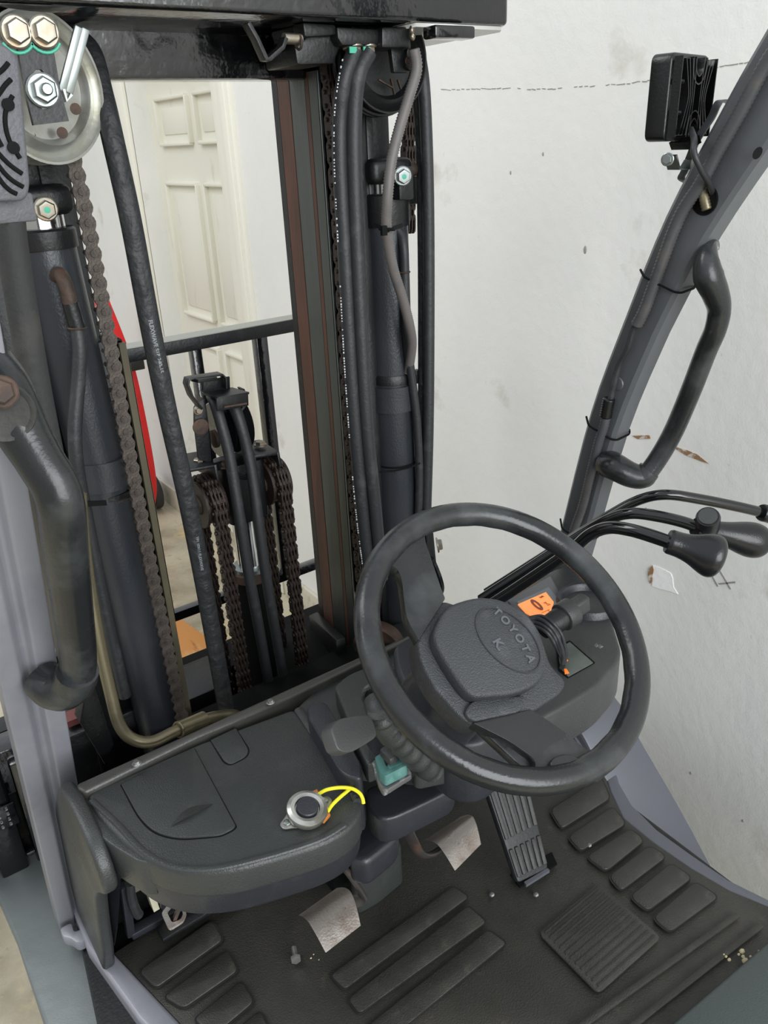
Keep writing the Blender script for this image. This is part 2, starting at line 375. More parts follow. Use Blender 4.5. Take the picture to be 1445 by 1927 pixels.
structure(M().box((WX - .009, .44, .06), (.018, 4.86, .12)).build('baseboard_right', m_board, bevel=.004))
structure(M().box((WX - .009, 6.1, .06), (.018, 4.1, .12)).build('baseboard_right', m_board, bevel=.004))

# red sack truck leaning near the wall
ht = thing('hand_truck', 'red metal hand truck leaning by the white wall behind the mast', 'hand truck', (1.22, 4.1, 0))
M().sweep(smooth([P(188, 560, x=1.25), P(216, 630, x=1.25), P(240, 700, x=1.27), P(262, 800, x=1.28), P(278, 890, x=1.29), P(280, 935, x=1.29), P(270, 985, x=1.29)], 6), YY, .07, .065).build('side_rail', m_red, ht, bevel=.006)
M().sweep([V(p) + V((-.42, .0, 0)) for p in smooth([P(185, 540, x=1.25), P(243, 690, x=1.27), P(287, 885, x=1.29), P(280, 985, x=1.29)], 6)], YY, .07, .05).build('side_rail', m_red, ht, bevel=.006)
q = P(246, 683, x=1.27); M().box(q, (.1, .11, .06)).build('clamp', m_black, ht, bevel=.005)
wq = P(277, 862, x=1.39)
for dx_ in (0, -.62): M().lathe((1.33 + dx_, 4.22, .10), XX, [(.03, 0), (.10, 0), (.10, .05), (.03, .05)], 28).build('wheel', m_rubber, ht, bevel=.006)
M().bar((.87, 4.1, .62), (1.28, 4.1, .62), .03, .03).build('cross_bar', m_red, ht)
# wood board lying on the floor
bd = M().prism([P(322, 1158, z=.0), P(392, 1207, z=.0), P(392, 1300, z=.0), P(330, 1300, z=.0), P(300, 1220, z=.0)], (0, 0, .02)).build('wood_board', m_ply, bevel=.003)
bd['label'] = 'orange-brown wooden board lying on the floor beyond the mast'; bd['category'] = 'board'

# ================================================================== FORKLIFT
FL = thing('forklift', 'dark grey and black forklift truck seen from the driver side, fork mast at front', 'forklift', (.6, .6, 0))
# ---- body, sills, fenders
DZ = .65
mat_px = [(215, 1800), (300, 1745), (430, 1662), (520, 1665), (640, 1600), (740, 1555), (900, 1440), (1080, 1290), (1112, 1345), (1125, 1420), (1148, 1495), (1172, 1545),
          (1230, 1592), (1300, 1640), (1372, 1682), (1445, 1712)]
M().prism([(.10, 1.15, .30), (1.08, 1.15, .30), (1.05, .2, .30), (1.05, -.1, .30), (-.02, -.1, .30), (-.02, .3, .30)], (0, 0, .335)).build('chassis', m_black, FL, bevel=.01)
sill = [P(128, 1690, z=DZ), P(150, 1700, z=DZ), P(215, 1800, z=DZ), P(335, 1927, z=DZ), P(430, 2030, z=DZ), P(390, 2060, z=DZ), P(262, 1927, z=DZ), P(165, 1790, z=DZ)]
M().prism([p - V((0, 0, .05)) for p in sill], (0, 0, .062)).build('sill', m_pill, FL, bevel=.006, seg=3)
rs = [P(a, b, z=DZ) for a, b in [(1095, 1290), (1112, 1345), (1125, 1420), (1148, 1495), (1172, 1545), (1230, 1592), (1300, 1640), (1372, 1682), (1445, 1712), (1560, 1770)]]
ro = [P(a, b, z=DZ) for a, b in [(1600, 1778), (1445, 1697), (1370, 1660), (1300, 1612), (1235, 1565), (1188, 1518), (1165, 1478), (1145, 1410), (1130, 1345), (1112, 1290)]]
M().prism([p - V((0, 0, .05)) for p in rs + ro], (0, 0, .056)).build('sill', m_fendr, FL, bevel=.004, seg=3)
fe = rounded([P(a, b, z=.61) for a, b in [(-30, 1650), (8, 1600), (110, 1562), (180, 1560), (240, 1750), (330, 1927), (420, 2060), (130, 2060), (82, 1927), (30, 1770), (-5, 1690)]], [.01, .03, .03, 0, 0, 0, 0, 0, 0, 0, .01])
M().prism([p - V((0, 0, .02)) for p in fe], (0, 0, .02)).build('fender', m_fend, FL, bevel=.006, seg=3)
prof = smooth([V((0, .30, .30)), V((0, .50, .36)), V((0, .61, .48)), V((0, .70, .575)), V((0, .80, .67)), V((0, .88, .745)), V((0, 1.0, .76)), V((0, 1.15, .74)), V((0, 1.32, .66))], 5)
up_ = [V((1.06, p.y, p.z)) for p in prof]; m = M(); ring_a = up_ + [V((1.06, p.y, p.z - .03)) for p in prof[::-1]]
m.prism(ring_a, (.13, 0, 0)).build('fender', m_fendr, FL, bevel=.004, label='curved grey front fender along the wall side')
M().prism([V((1.055, .30, .30)), V((1.055, 1.3, .30))] + [V((1.055, p.y, p.z - .028)) for p in prof[::-1]], (.02, 0, 0)).build('wheel_arch_panel', m_fendr, FL)
for xx in (1.10, .09):
    M().lathe((xx - .03, 1.0, .30), XX, [(.1, 0), (.27, .0), (.29, .03), (.29, .13), (.27, .16), (.1, .16)], 40).build('front_tyre', m_flat, FL)

# ---- floor mat (a separate lift-out rubber mat)
fm_pts = [P(a, b, z=DZ) for a, b in mat_px] + [V((1.07, .2, DZ)), V((1.07, -.08, DZ)), V((.04, -.08, DZ)), P(420, 2020, z=DZ), P(335, 1927, z=DZ)]
fm_pts = [V((p.x, p.y, DZ)) for p in fm_pts]
fm = thing('floor_mat', 'black ribbed rubber floor mat covering the forklift footwell', 'mat', (.6, .6, DZ + .006))
M().prism(fm_pts, (0, 0, .008)).build('mat_sheet', m_mat, fm, bevel=.002)
MZ = DZ + .014
m_groove = mat('mat_groove', (32, 32, 30), .55)
def pad(px, h=.0022, r=.012, m_=None, name='tread_pad'):
    q = rounded([P(a, b, z=MZ) for a, b in px], r, 4); c_ = sum(q, V((0, 0, 0))) / len(q)
    M().prism([p + (p - c_).normalized() * .003 - V((0, 0, .0028)) for p in q], (0, 0, .0030)).build('pad_groove', m_groove, fm)
    return M().prism([p - V((0, 0, .002)) for p in q], (0, 0, h + .002)).build(name, m_ or m_matb, fm, bevel=.0025, seg=2)
for px in [[(1035, 1525), (1130, 1462), (1148, 1502), (1056, 1560)], [(1068, 1575), (1152, 1518), (1178, 1550), (1092, 1602)],
           [(1103, 1613), (1186, 1560), (1212, 1582), (1140, 1640)], [(1145, 1650), (1222, 1592), (1254, 1612), (1168, 1677)],
           [(1185, 1688), (1262, 1625), (1302, 1652), (1218, 1715)], [(1228, 1728), (1308, 1660), (1352, 1688), (1260, 1755)],
           [(1010, 1430), (1100, 1372), (1118, 1420), (1030, 1480)]]: pad(px)
for px in [[(262, 1828), (398, 1732), (420, 1768), (293, 1860)], [(308, 1876), (428, 1788), (448, 1826), (345, 1898)], [(365, 1918), (455, 1846), (478, 1885), (400, 1950)], [(420, 1960), (490, 1902), (505, 1935), (450, 1980)]]: pad(px, .0024, .01)
for px in [[(622, 1835), (852, 1668), (882, 1688), (648, 1862)], [(655, 1880), (880, 1705), (915, 1735), (676, 1908)], [(690, 1932), (918, 1750), (953, 1775), (722, 1965)]]: pad(px, .0014, .008)
# ribbed heel pad: separate thin ridges inside a raised frame
hp = [P(a, b, z=MZ) for a, b in [(1012, 1757), (1125, 1662), (1245, 1765), (1125, 1872)]]
M().prism([p - V((0, 0, .002)) for p in rounded(hp, .012)], (0, 0, .0045)).build('heel_pad', m_matb, fm, bevel=.002)
for i in range(11):
    t = (i + .7) / 11.4; a = hp[0].lerp(hp[3], t); b = hp[1].lerp(hp[2], t); d = (b - a).normalized() * .008
    M().bar(a + d + V((0, 0, .003)), b - d + V((0, 0, .003)), .0022, .0026).build('heel_ridge', m_mat, fm)
for (a, b) in [((640, 1905), (955, 1700)), ]:
    pass
for (a, b, w_) in [((1080, 1940), (1388, 1722), .010), ((1172, 1945), (1432, 1742), .010)]:
    M().bar(P(*a, z=MZ), P(*b, z=MZ), w_, .005).build('long_ridge', m_mat, fm, bevel=.0015)
for (a, b) in [(1008, 1683), (1108, 1590), (925, 1683)]:
    q = P(a, b, z=MZ); M().ell(q, .005, .005, .0035, n=10).build('rivet', m_scuff, fm)
# right rear: smooth hood/seat plinth
M().prism([P(a, b, z=MZ + .004) for a, b in [(1262, 1940), (1447, 1782), (1600, 1830), (1600, 2100), (1262, 2100)]], (0, 0, .02)).build('engine_hood', m_hood, FL, bevel=.006, seg=3)

# ---- loose bolt and crumbs on the mat
lb = thing('loose_bolt', 'small zinc hex bolt lying on the rubber mat left of the inching pedal', 'bolt', P(557, 1800, z=MZ))
q = P(557, 1808, z=MZ + .008); d = (P(553, 1785, z=MZ + .008) - q); d.normalize()
M().lathe(q, d, [(0, 0), (.0082, 0), (.0086, .001), (.0086, .006), (0, .006)], 6).build('bolt_head', m_zinc, lb, ang=20)
M().cyl(q + d * .006, q + d * .024, .0045, 14).build('bolt_shank', m_zinc, lb)
m = M()
for (a, b, r) in [(1366, 1800, 3), (1372, 1806, 4), (1396, 1790, 6), (1402, 1808, 7), (1408, 1816, 6), (1398, 1800, 4), (1362, 1796, 2), (1428, 1790, 3), (1412, 1800, 3), (1390, 1796, 3), (585, 1803, 2), (590, 1796, 1.5), (600, 1806, 1.2)]:
    m.ell(P(a, b, z=MZ + .003), .0009 * r, .0007 * r, .0005 * r, n=6)
c = m.build('plaster_crumbs', m_crumb, None); c['kind'] = 'stuff'; c['label'] = 'pale plaster crumbs scattered on the black floor mat'; c['category'] = 'debris'

# ---- front pillars
PD = V((0, -.347, 1)).normalized(); PN = V((0, 1, .347)).normalized()      # along / across (forward) the pillar
def pillar(profile, y_at, z_at, x0, z0, z1, material):
    """profile: (x, s) pairs; s measured forward along PN"""
    base = V((x0, y_at, z_at)); t0 = (z0 - z_at) / PD.z; t1 = (z1 - z_at) / PD.z
    pts = [base + V((a, 0, 0)) + PN * s + PD * t0 for a, s in profile]
    return M().prism(pts, PD * (t1 - t0))
def pp(x, s, z, y_at=.929, z_at=1.166):                                       # point on right pillar: x, offset s, height z
    b = V((x, y_at, z_at)) + PN * s; return b + PD * ((z - b.z) / PD.z)
PST = [(.70, 1.03, .05), (.95, .975, .05), (1.166, .929, .052), (1.407, .876, .053), (1.577, .819, .055), (1.728, .762, .066), (1.866, .690, .078), (1.946, .644, .082), (2.15, .52, .085)]
def pst(z):
    for a, b in zip(PST[:-1], PST[1:]):
        if z <= b[0]: t = (z - a[0]) / (b[0] - a[0]); return a[1] + (b[1] - a[1]) * t, a[2] + (b[2] - a[2]) * t
    return PST[-1][1:]
zs_ = smooth([V((0, y, z)) for z, y, d in PST], 4); m = M(); rg = []
for p in zs_:
    d = pst(p.z)[1]; ring_ = [(1.050, 0, 0), (1.050, -d + .006, .0), (1.055, -d, 0), (1.086, -d, 0), (1.092, -d + .006, 0), (1.092, 0, 0), (1.086, .006, 0), (1.055, .006, 0)]
    rg.append([m.bm.verts.new(V((x, p.y + s_, p.z + s_ * .35))) for x, s_, q in ring_])
for A, B in zip(rg[:-1], rg[1:]):
    for j in range(8): m.face((A[j], A[(j + 1) % 8], B[(j + 1) % 8], B[j]))
m.face(rg[0]); m.face(rg[-1][::-1])
pr = m.build('pillar', m_pilr, FL, label='grey right front pillar in painted shade with work light', ang=25)
for i, (a, b) in enumerate([((1057, 1000), (1130, 988))]): pass
# left pillar
pl = pillar([(-.028, .03), (-.028, -.012), (-.004, -.012), (.004, -.001), (.010, -.001), (.016, -.012), (.040, -.012), (.040, .05), (-.01, .05)], .93, 1.30, .102, .62, 2.12, m_pill)
pl = pl.build('pillar', m_pill, FL, bevel=.003, seg=3, label='grey left front pillar in painted light with grab handle')
# foot flange of the left pillar
fl = rounded([P(a, b, z=.655) for a, b in [(112, 1748), (135, 1736), (140, 1755), (160, 1745), (163, 1768), (145, 1776), (132, 1766), (118, 1764)]], .006, 3)
M().prism([p - V((0, 0, .02)) for p in fl], (0, 0, .022)).build('foot_flange', m_pill, FL, bevel=.003)

# ---- cowl (dashboard top) with storage lids
TZ = 1.10
top = [(160, 1492), (372, 1398), (556, 1330), (668, 1478), (684, 1512), (662, 1556), (612, 1584), (520, 1614), (430, 1638), (345, 1642), (280, 1622), (222, 1578), (176, 1528)]
tp = rounded([P(a, b, z=TZ) for a, b in top], [.01, 0, .015, .02, .02, .02, .05, .08, .08, .06, .06, .06, .02], 4)
cowl = M().prism([p - V((0, 0, .045)) for p in tp], (0, 0, .045)).build('dashboard_cover', m_plast, FL, bevel=.012, seg=4)
# lower lip that carries on down and forward
lip = [V((p.x, p.y + .012, p.z)) for p in tp]
M().prism([p - V((0, 0, .085)) for p in lip], (0, 0, .05), top=[p - V((0, 0, .07)) for p in tp]).build('dashboard_skirt', m_plblue, FL, bevel=.01, seg=3)
# rail along the front edge of the cowl
ra = [P(143, 1478, z=1.105), P(770, 1196, z=1.105), P(800, 1182, z=1.105), P(803, 1190, z=1.105), P(551, 1313, z=1.105), P(370, 1389, z=1.105), P(158, 1494, z=1.105), P(147, 1488, z=1.105)]
rail = M().prism([p - V((0, 0, .05)) for p in ra], (0, 0, .053)).build('cowl_rail', mat('rail_plastic', (62, 61, 58), .36, bump=[(400, .25)]), FL, bevel=.005, seg=3)
for (a, b) in [(257, 1437), (509, 1322)]:
    hexbolt('rail_bolt', P(a, b, z=1.111), UP, .0042, rail, m_scuff)
def lid(px, r, name, h=.0025, gap=.002, label=None):
    q = rounded([P(a, b, z=TZ) for a, b in px], r, 5); c_ = sum(q, V((0, 0, 0))) / len(q)
    big = [p + (p - c_).normalized() * gap for p in q]
    o1 = M().prism([p - V((0, 0, .002)) for p in big], (0, 0, .0023)).build('lid_gap', m_flat, cowl)
    return M().prism([p - V((0, 0, .001)) for p in q], (0, 0, h)).build(name, m_plast, cowl, bevel=.0012)
lid([(228, 1478), (366, 1410), (444, 1556), (438, 1562), (415, 1574), (335, 1580), (290, 1568), (262, 1540)], [.002, .002, .006, .004, .01, .02, .03, .02], 'glovebox_lid', h=.0035)
lid([(396, 1394), (444, 1371), (468, 1412), (464, 1424), (434, 1440), (422, 1434)], [0, 0, .01, .012, .012, .008], 'access_lid')
# finger pull in the lid: a raised crescent
a_, b_ = P(318, 1558, z=TZ + .002), P(403, 1512, z=TZ + .002); d = b_ - a_; per = V((-d.y, d.x, 0)).normalized()
cres = [a_ + d * t + per * (-.001 + .016 * math.sin(math.pi * t)) for t in [i / 14 for i in range(15)]]
m = M(); base = [p for p in cres]
for i in range(14):
    t0, t1 = i / 14, (i + 1) / 14; f0, f1 = a_ + d * t0, a_ + d * t1
    h0, h1 = .007 * math.sin(math.pi * t0), .007 * math.sin(math.pi * t1)
    v = [m.bm.verts.new(q) for q in (f0, f1, f1 + UP * h1 - per * .004 * math.sin(math.pi * t1), f0 + UP * h0 - per * .004 * math.sin(math.pi * t0))]; m.face(v)
    v2 = [m.bm.verts.new(q) for q in (f0 + UP * h0 - per * .004 * math.sin(math.pi * t0), f1 + UP * h1 - per * .004 * math.sin(math.pi * t1), cres[i + 1], cres[i])]; m.face(v2)
bmesh.ops.remove_doubles(m.bm, verts=m.bm.verts[:], dist=.00005)
m.build('finger_pull', m_plast, cowl)
M().prism([p - V((0, 0, .055)) for p in rounded([P(a, b, z=TZ - .005) for a, b in [(136, 1492), (166, 1490), (236, 1582), (285, 1622), (262, 1622), (206, 1588), (150, 1540)]], [.008, 0, 0, 0, .01, .02, .02], 4)], (0, 0, .055)).build('corner_cap', m_plast, cowl, bevel=.008, seg=3)
# molded ridges on the cover: right-hand hump edge
M().tube(smooth([P(a, b, z=TZ + .001) for a, b in [(172, 1506), (222, 1552), (268, 1600), (325, 1630), (400, 1634), (500, 1612), (600, 1580), (648, 1552)]], 5), .0035, 8, flat=(.7, 1.2)).build('edge_bead', m_plast, cowl)
M().tube([P(562, 1336, z=TZ), P(600, 1392, z=TZ), P(662, 1482, z=TZ), P(674, 1508, z=TZ)], .007, 10, flat=(.7, 1)).build('cover_ridge', m_plast, cowl)
# left side panel reaching down to the deck
sp_ = [V((0, .93, 1.100)), V((0, .885, 1.112)), V((0, .80, 1.10)), V((0, .775, 1.04)), V((0, .875, .955)), V((0, .925, .84)), V((0, .957, .75)), V((0, 1.00, .66)), V((0, 1.14, .66)), V((0, 1.10, .90)), V((0, 1.02, 1.00))]
sp_ = [V((.106, p.y, p.z)) for p in rounded(sp_, [.01, .02, .03, .03, .05, .05, .02, .005, .01, .05, .05], 3)]
M().prism(sp_, (.020, 0, 0)).build('side_panel', m_plast, FL, bevel=.007, seg=3)
q0 = [P(160, 1520, z=1.06), P(196, 1560, z=1.055), P(262, 1618, z=1.05), P(262, 1650, z=1.03), P(228, 1655, y=.93), P(222, 1745, y=.975), P(216, 1780, y=.985), P(200, 1655, y=.93)]
M().prism(q0, (0, .014, .002)).build('side_panel_flange', m_plblue, FL, bevel=.003)
# dark metal bulkhead below the cowl with openings, relay and label
bk = M().box((.60, 1.10, .79), (.98, .02, .30)).build('bulkhead', m_flat, FL)
fr = M(); fr.bar(P(245, 1758, y=1.03), P(345, 1702, y=1.03), .02, .014); fr.bar(P(245, 1758, y=1.03), P(232, 1665, y=1.03), .018, .014); fr.bar(P(300, 1732, y=1.05), P(480, 1650, y=1.05), .05, .01)
fr.build('bulkhead_frame', m_plblue, FL, bevel=.003)
M().tube(smooth([P(244, 1662, y=1.0), P(247, 1690, y=1.0), P(256, 1715, y=1.0), P(262, 1722, y=1.0)], 4), .008, 10).build('wire_loom', m_rubber, FL)
M().bar(P(278, 1668, y=1.03), P(291, 1706, y=1.03), .02, .01).build('fuse_label', m_dimlab, FL, label='small cream printed label inside the cowl opening')
M().box(P(262, 1664, y=1.03), (.04, .006, .02)).build('terminal_cover', m_zinc, FL)
M().bar(P(300, 1662, y=1.02), P(309, 1705, y=1.02), .022, .014).build('bracket', m_plblue, FL, bevel=.002)
og = P(362, 1681, y=1.02); M().lathe(og, (-.2, -.8, .55), [(0, -.004), (.027, -.004), (.027, .002), (.022, .005), (.018, .002), (.01, .003), (.008, .006), (0, .006)], 28).build('rubber_grommet', m_black, FL)
M().bar(P(300, 1760, y=.99), P(480, 1652, y=.99), .03, .01).build('heel_bar', m_black, FL, bevel=.002)
# release tab (worn metal ring plate)
o_ = P(328, 1715, z=.74); tq = [P(a, b, z=.74) for a, b in [(304, 1720), (330, 1686), (342, 1690), (351, 1720), (345, 1735), (321, 1750), (316, 1747)]]
holl = [P(a, b, z=.74) for a, b in [(314, 1717), (331, 1697), (340, 1703), (345, 1722), (340, 1732), (324, 1738)]]
holed_plate('release_tab', [((p - o_).x, (p - o_).y) for p in rounded(tq, .004, 2)], [[((p - o_).x, (p - o_).y) for p in rounded(holl, .004, 2)]], .004, o_, XX, YY, m_pedal, FL)
M().bar(P(328, 1730, z=.738), P(352, 1672, z=.80), .012, .005).build('release_tab_arm', m_arm, FL)

# ---- middle column covers
def slab(name, px, z, th, r, material=m_plblue, bev=.01, parent=FL, **k):
    q = rounded([P(a, b, z=z) for a, b in px], r, 4)
    return M().prism([p - V((0, 0, th)) for p in q], (0, 0, th)).build(name, material, parent, bevel=bev, seg=3, **k)
slab('column_side_pod', [(580, 1322), (612, 1318), (682, 1440), (680, 1466), (655, 1462), (638, 1450), (577, 1345)], 1.13, .09, [.02, .015, .01, .012, .01, .01, .015], m_plblue, .009)
slab('dash_centre', [(560, 1330), (640, 1255), (770, 1203), (900, 1140), (950, 1200), (940, 1330), (870, 1400), (780, 1400), (690, 1420), (640, 1410)], 1.095, .05, .006, m_plast, .008)
slab('column_collar', [(628, 1290), (655, 1268), (700, 1250), (760, 1240), (810, 1330), (848, 1436), (780, 1450), (762, 1410), (715, 1425), (690, 1440), (672, 1400)], 1.13, .035, .010, m_plast, .008)
M().prism([P(a, b, y=.66) for a, b in [(724, 1398), (760, 1372), (850, 1448), (826, 1466), (785, 1474), (768, 1462)]], (0, .05, 0)).build('bellows_base', m_plast, FL, bevel=.006)
slab('column_shroud', [(738, 1215), (800, 1180), (960, 1160), (1010, 1260), (980, 1340), (905, 1400), (850, 1398), (790, 1350), (745, 1260)], 1.175, .10, .02, m_plblue, .014)
# panel lines on the shroud
M().tube([P(765, 1312, z=1.178), P(770, 1288, z=1.178), P(782, 1280, z=1.178)], .0012, 6).build('panel_seam', m_flat, FL)
M().tube([P(752, 1325, z=1.178), P(820, 1298, z=1.178)], .0012, 6).build('panel_seam', m_flat, FL)
# lower knee cover
kc = [(684, 1480), (742, 1468), (848, 1448), (857, 1470), (846, 1488), (790, 1516), (742, 1538), (715, 1542), (690, 1520)]
slab('knee_cover', kc, 1.035, .045, [.02, .02, .012, .01, .012, .02, .03, .012, .02], m_plblue, .012)
slab('knee_cover_lower', [(672, 1540), (730, 1535), (752, 1558), (742, 1580), (690, 1622), (655, 1615)], .95, .05, .01, m_plblue, .01)
slab('column_boot', [(655, 1640), (700, 1598), (752, 1580), (756, 1596), (706, 1636), (668, 1656)], .78, .08, .01, m_plast, .008)
M().box((.52, .93, .86), (.10, .10, .36)).build('column_base', m_flat, FL)
# teal tilt-lock lever in a scuffed bracket
M().prism(rounded([P(a, b, z=1.135) for a, b in [(700, 1442), (712, 1436), (722, 1466), (768, 1452), (776, 1466), (722, 1500), (712, 1484)]], .004, 3), (0, 0, .008)).build('scuffed_bracket', m_scuff, FL, bevel=.002)
tl = M().prism(rounded([P(a, b, z=1.145) for a, b in [(706, 1444), (718, 1436), (728, 1462), (762, 1446), (768, 1458), (726, 1480), (714, 1470)]], .003, 3), (0, 0, .016)).build('tilt_lever', m_teal, FL, bevel=.003, label='teal plastic tilt lock lever under the wheel')
M().prism([P(a, b, z=1.15) for a, b in [(728, 1452), (747, 1436), (762, 1449), (732, 1462)]], (0, 0, .012)).build('lever_tongue', m_teal, tl, bevel=.003)
M().prism([P(a, b, z=1.17) for a, b in [(714, 1424), (735, 1408), (755, 1412), (747, 1436), (734, 1444)]], (0, 0, .012)).build('lever_guard', m_plast, FL, bevel=.003)

# ---- instrument pod on the right
CZ = 1.12
pod = [(872, 1188), (935, 1128), (1045, 1070), (1078, 1062), (1118, 1092), (1150, 1160), (1170, 1225), (1160, 1250), (1122, 1292), (1060, 1330), (1000, 1362), (890, 1412), (860, 1330)]
inst = slab('instrument_pod', pod, CZ, .075, [.01, .01, .01, .02, .02, .03, .02, .02, .02, 0, .02, .02, .01], m_plast, .012)
slab('pod_underside', [(890, 1405), (1000, 1350), (1122, 1300), (1150, 1285), (1155, 1292), (1100, 1325), (1010, 1370), (900, 1425)], 1.045, .03, .006, m_flat, .004)
M().box(P(1098, 1322, z=1.045), (.03, .012, .012)).build('pod_clip', m_plast, inst, bevel=.002)
M().box(P(1112, 1296, z=1.06), (.008, .006, .006)).build('indicator_mark', m_orange, inst)
def flat_on(px, z, h, name, material, parent, r=0, bev=0, **k):
    q = [P(a, b, z=z) for a, b in px]; q = rounded(q, r, 3) if r else q
    return M().prism([p - V((0, 0, .001)) for p in q], (0, 0, h + .001)).build(name, material, parent, bevel=bev, **k)
flat_on([(955, 1133), (1036, 1086), (1058, 1128), (1045, 1172), (1000, 1182)], CZ, .003, 'meter_panel', m_panel, inst, .004, .001)
flat_on([(972, 1134), (1032, 1106), (1052, 1130), (1040, 1162), (1010, 1172)], CZ + .003, .0015, 'meter_bezel', mat('bezel', (112, 116, 120), .3), inst, .003)
flat_on([(974, 1138), (1027, 1115), (1042, 1134), (1036, 1154), (1012, 1166), (989, 1154)], CZ + .0046, .001, 'lcd_screen', m_lcd, inst, .001, 0, label='glowing orange speed display')
u0 = (P(1027, 1115, z=CZ) - P(974, 1138, z=CZ)).normalized(); v0 = UP.cross(u0)
lz = CZ + .0068; LU = P(1027, 1115, z=lz) - P(974, 1138, z=lz); LV = P(1023, 1113, z=lz) - P(1037, 1140, z=lz)
td = text('speed_digit', '0', 1.0, P(1011, 1140, z=lz), u0, v0, m_lcdk, inst, .0003)
put(td, inst, frame_m(P(1011, 1139, z=lz), LU * .36, LV * 1.0, UP))
text('unit_text', 'km/h', .004, P(1019, 1123, z=CZ + .0068), u0, v0, m_lcdk, inst, .0003, vs=1.6)
oc = P(1029, 1136, z=CZ + .0068)
M().bar(oc - u0 * .003 - v0 * .005, oc + u0 * .003 - v0 * .005, .0008, .0006).bar(oc - u0 * .003 + v0 * .005, oc + u0 * .003 + v0 * .005, .0008, .0006).bar(oc - u0 * .003 - v0 * .005, oc + u0 * .002 + v0 * .005, .0006, .0006).bar(oc + u0 * .003 - v0 * .005, oc - u0 * .002 + v0 * .005, .0006, .0006).build('hourglass_icon', m_lcdk, inst)
oc = P(1029, 1149, z=CZ + .0068); M().bar(oc - u0 * .012, oc + u0 * .006, .0006, .0006).bar(oc + u0 * .002, oc + u0 * .002 - v0 * .005, .0008, .0006).build('scale_marks', m_lcdk, inst)
flat_on([(1046, 1220), (1072, 1206), (1120, 1248), (1068, 1277), (1050, 1262)], CZ, .0012, 'panel_frame', m_flat, inst, .002)
flat_on([(1050, 1222), (1072, 1209), (1116, 1248), (1069, 1274), (1054, 1258)], CZ + .0012, .001, 'indicator_screen', m_screen, inst, .001)
flat_on([(1060, 1240), (1064, 1237), (1069, 1243), (1062, 1247)], CZ + .0024, .0006, 'indicator_mark', m_orange, inst)
flat_on([(1061, 1259), (1066, 1259), (1071, 1267), (1063, 1268)], CZ + .0024, .0006, 'indicator_mark', m_orange, inst)
for t in range(3): flat_on([(1110 + t * 7, 1213 + t * 2), (1115 + t * 7, 1208 + t * 2), (1121 + t * 7, 1213 + t * 2), (1114 + t * 7, 1217 + t * 2)], CZ, .0004, 'scuff_mark', m_scuff, inst) if t else None
# cup recess
cc = P(1108, 1124, z=CZ + .012)
M().lathe(cc - UP * .03, UP, [(.056, .0), (.054, .026), (.051, .030), (.046, .030), (.043, .026), (.038, -.02), (0, -.02)], 40).build('cup_holder', m_plblue, inst, label='round cup holder at the end of the meter panel')
M().lathe(cc - UP * .048, UP, [(.033, 0), (0, .001)], 30).build('cup_floor', m_flat, inst)
# black multi-pin connector with its wires
ca, cb = P(1022, 1186, z=1.16), P(1102, 1132, z=1.175); cd = (cb - ca); L = cd.length; cd.normalize()
con = M().lathe(ca, cd, [(.0, 0), (.014, 0), (.0175, .012), (.0185, L * .45), (0, L * .45)], 24).build('connector_body', m_black, FL, label='black cable connector lying on the meter panel')
M().lathe(ca + cd * L * .42, cd, [(.0185, 0), (.0225, .001), (.0225, L * .25), (.0185, L * .26)], 28).build('lock_ring', m_plast, con, bevel=.001)
u_, v_, n_ = basis(cd); M().box(ca + cd * L * .82, (.030, .022, L * .38), (u_, v_, n_)).build('connector_cap', m_plast, con, bevel=.006, seg=3)
for i in range(6):
    s_ = V((0, 0, 1)) * ((i % 3) * .005 - .004) + V((1, 0, 0)) * (i * .0028 - .007)
    w0 = smooth([P(990, 1172, z=1.165) + s_, P(1012, 1170, z=1.17) + s_ * 1.1, P(1034, 1182, z=1.17) + s_, P(1050, 1205, z=1.15) + s_, P(1061, 1235, z=1.135) + s_ * .6, P(1058, 1255, z=1.13) + s_ * .3], 6)
    M().tube(w0, .0030, 8).build('cable', m_rubber, FL)

# ---- steering wheel
WR = .165; K = WR / .15
WC = V((.459, .4672, -.4304)) * K + V((0, 0, H)); TA = .6103
WN = V((0, -math.sin(TA), math.cos(TA))).normalized(); WU = V((1, 0, 0)); WV = WN.cross(WU)
def wp(px, py, h=0.): return PP(px, py, WC + WN * h, WN)
TR = .0135; RM = WR - TR
m = M(); n_, k_ = 96, 14; rg = []
for i in range(n_):
    t = 2 * math.pi * i / n_; d = WU * math.cos(t) + WV * math.sin(t); g = 1 + .035 * math.sin(26 * t)       # finger grips under the rim
    rg.append([m.bm.verts.new(WC + d * (RM + TR * (1.0 if math.cos(2 * math.pi * j / k_) > 0 else g) * math.cos(2 * math.pi * j / k_)) + WN * TR * 1.02 * math.sin(2 * math.pi * j / k_)) for j in range(k_)])
for i in range(n_):
    A, B = rg[i], rg[(i + 1) % n_]
    for j in range(k_): m.face((A[j], A[(j + 1) % k_], B[(j + 1) % k_], B[j]))
sw = m.build('steering_wheel', m_wheel, FL, label='black two-spoke steering wheel with worn rim')
def wslab(name, px, h, th, r, material, bev, parent=sw, top=None, **k):
    q = [wp(a, b, h) for a, b in px]; q = rounded(q, r, 4)
    return M().prism([p - WN * th for p in q], WN * th).build(name, material, parent, bevel=bev, seg=3, **k)
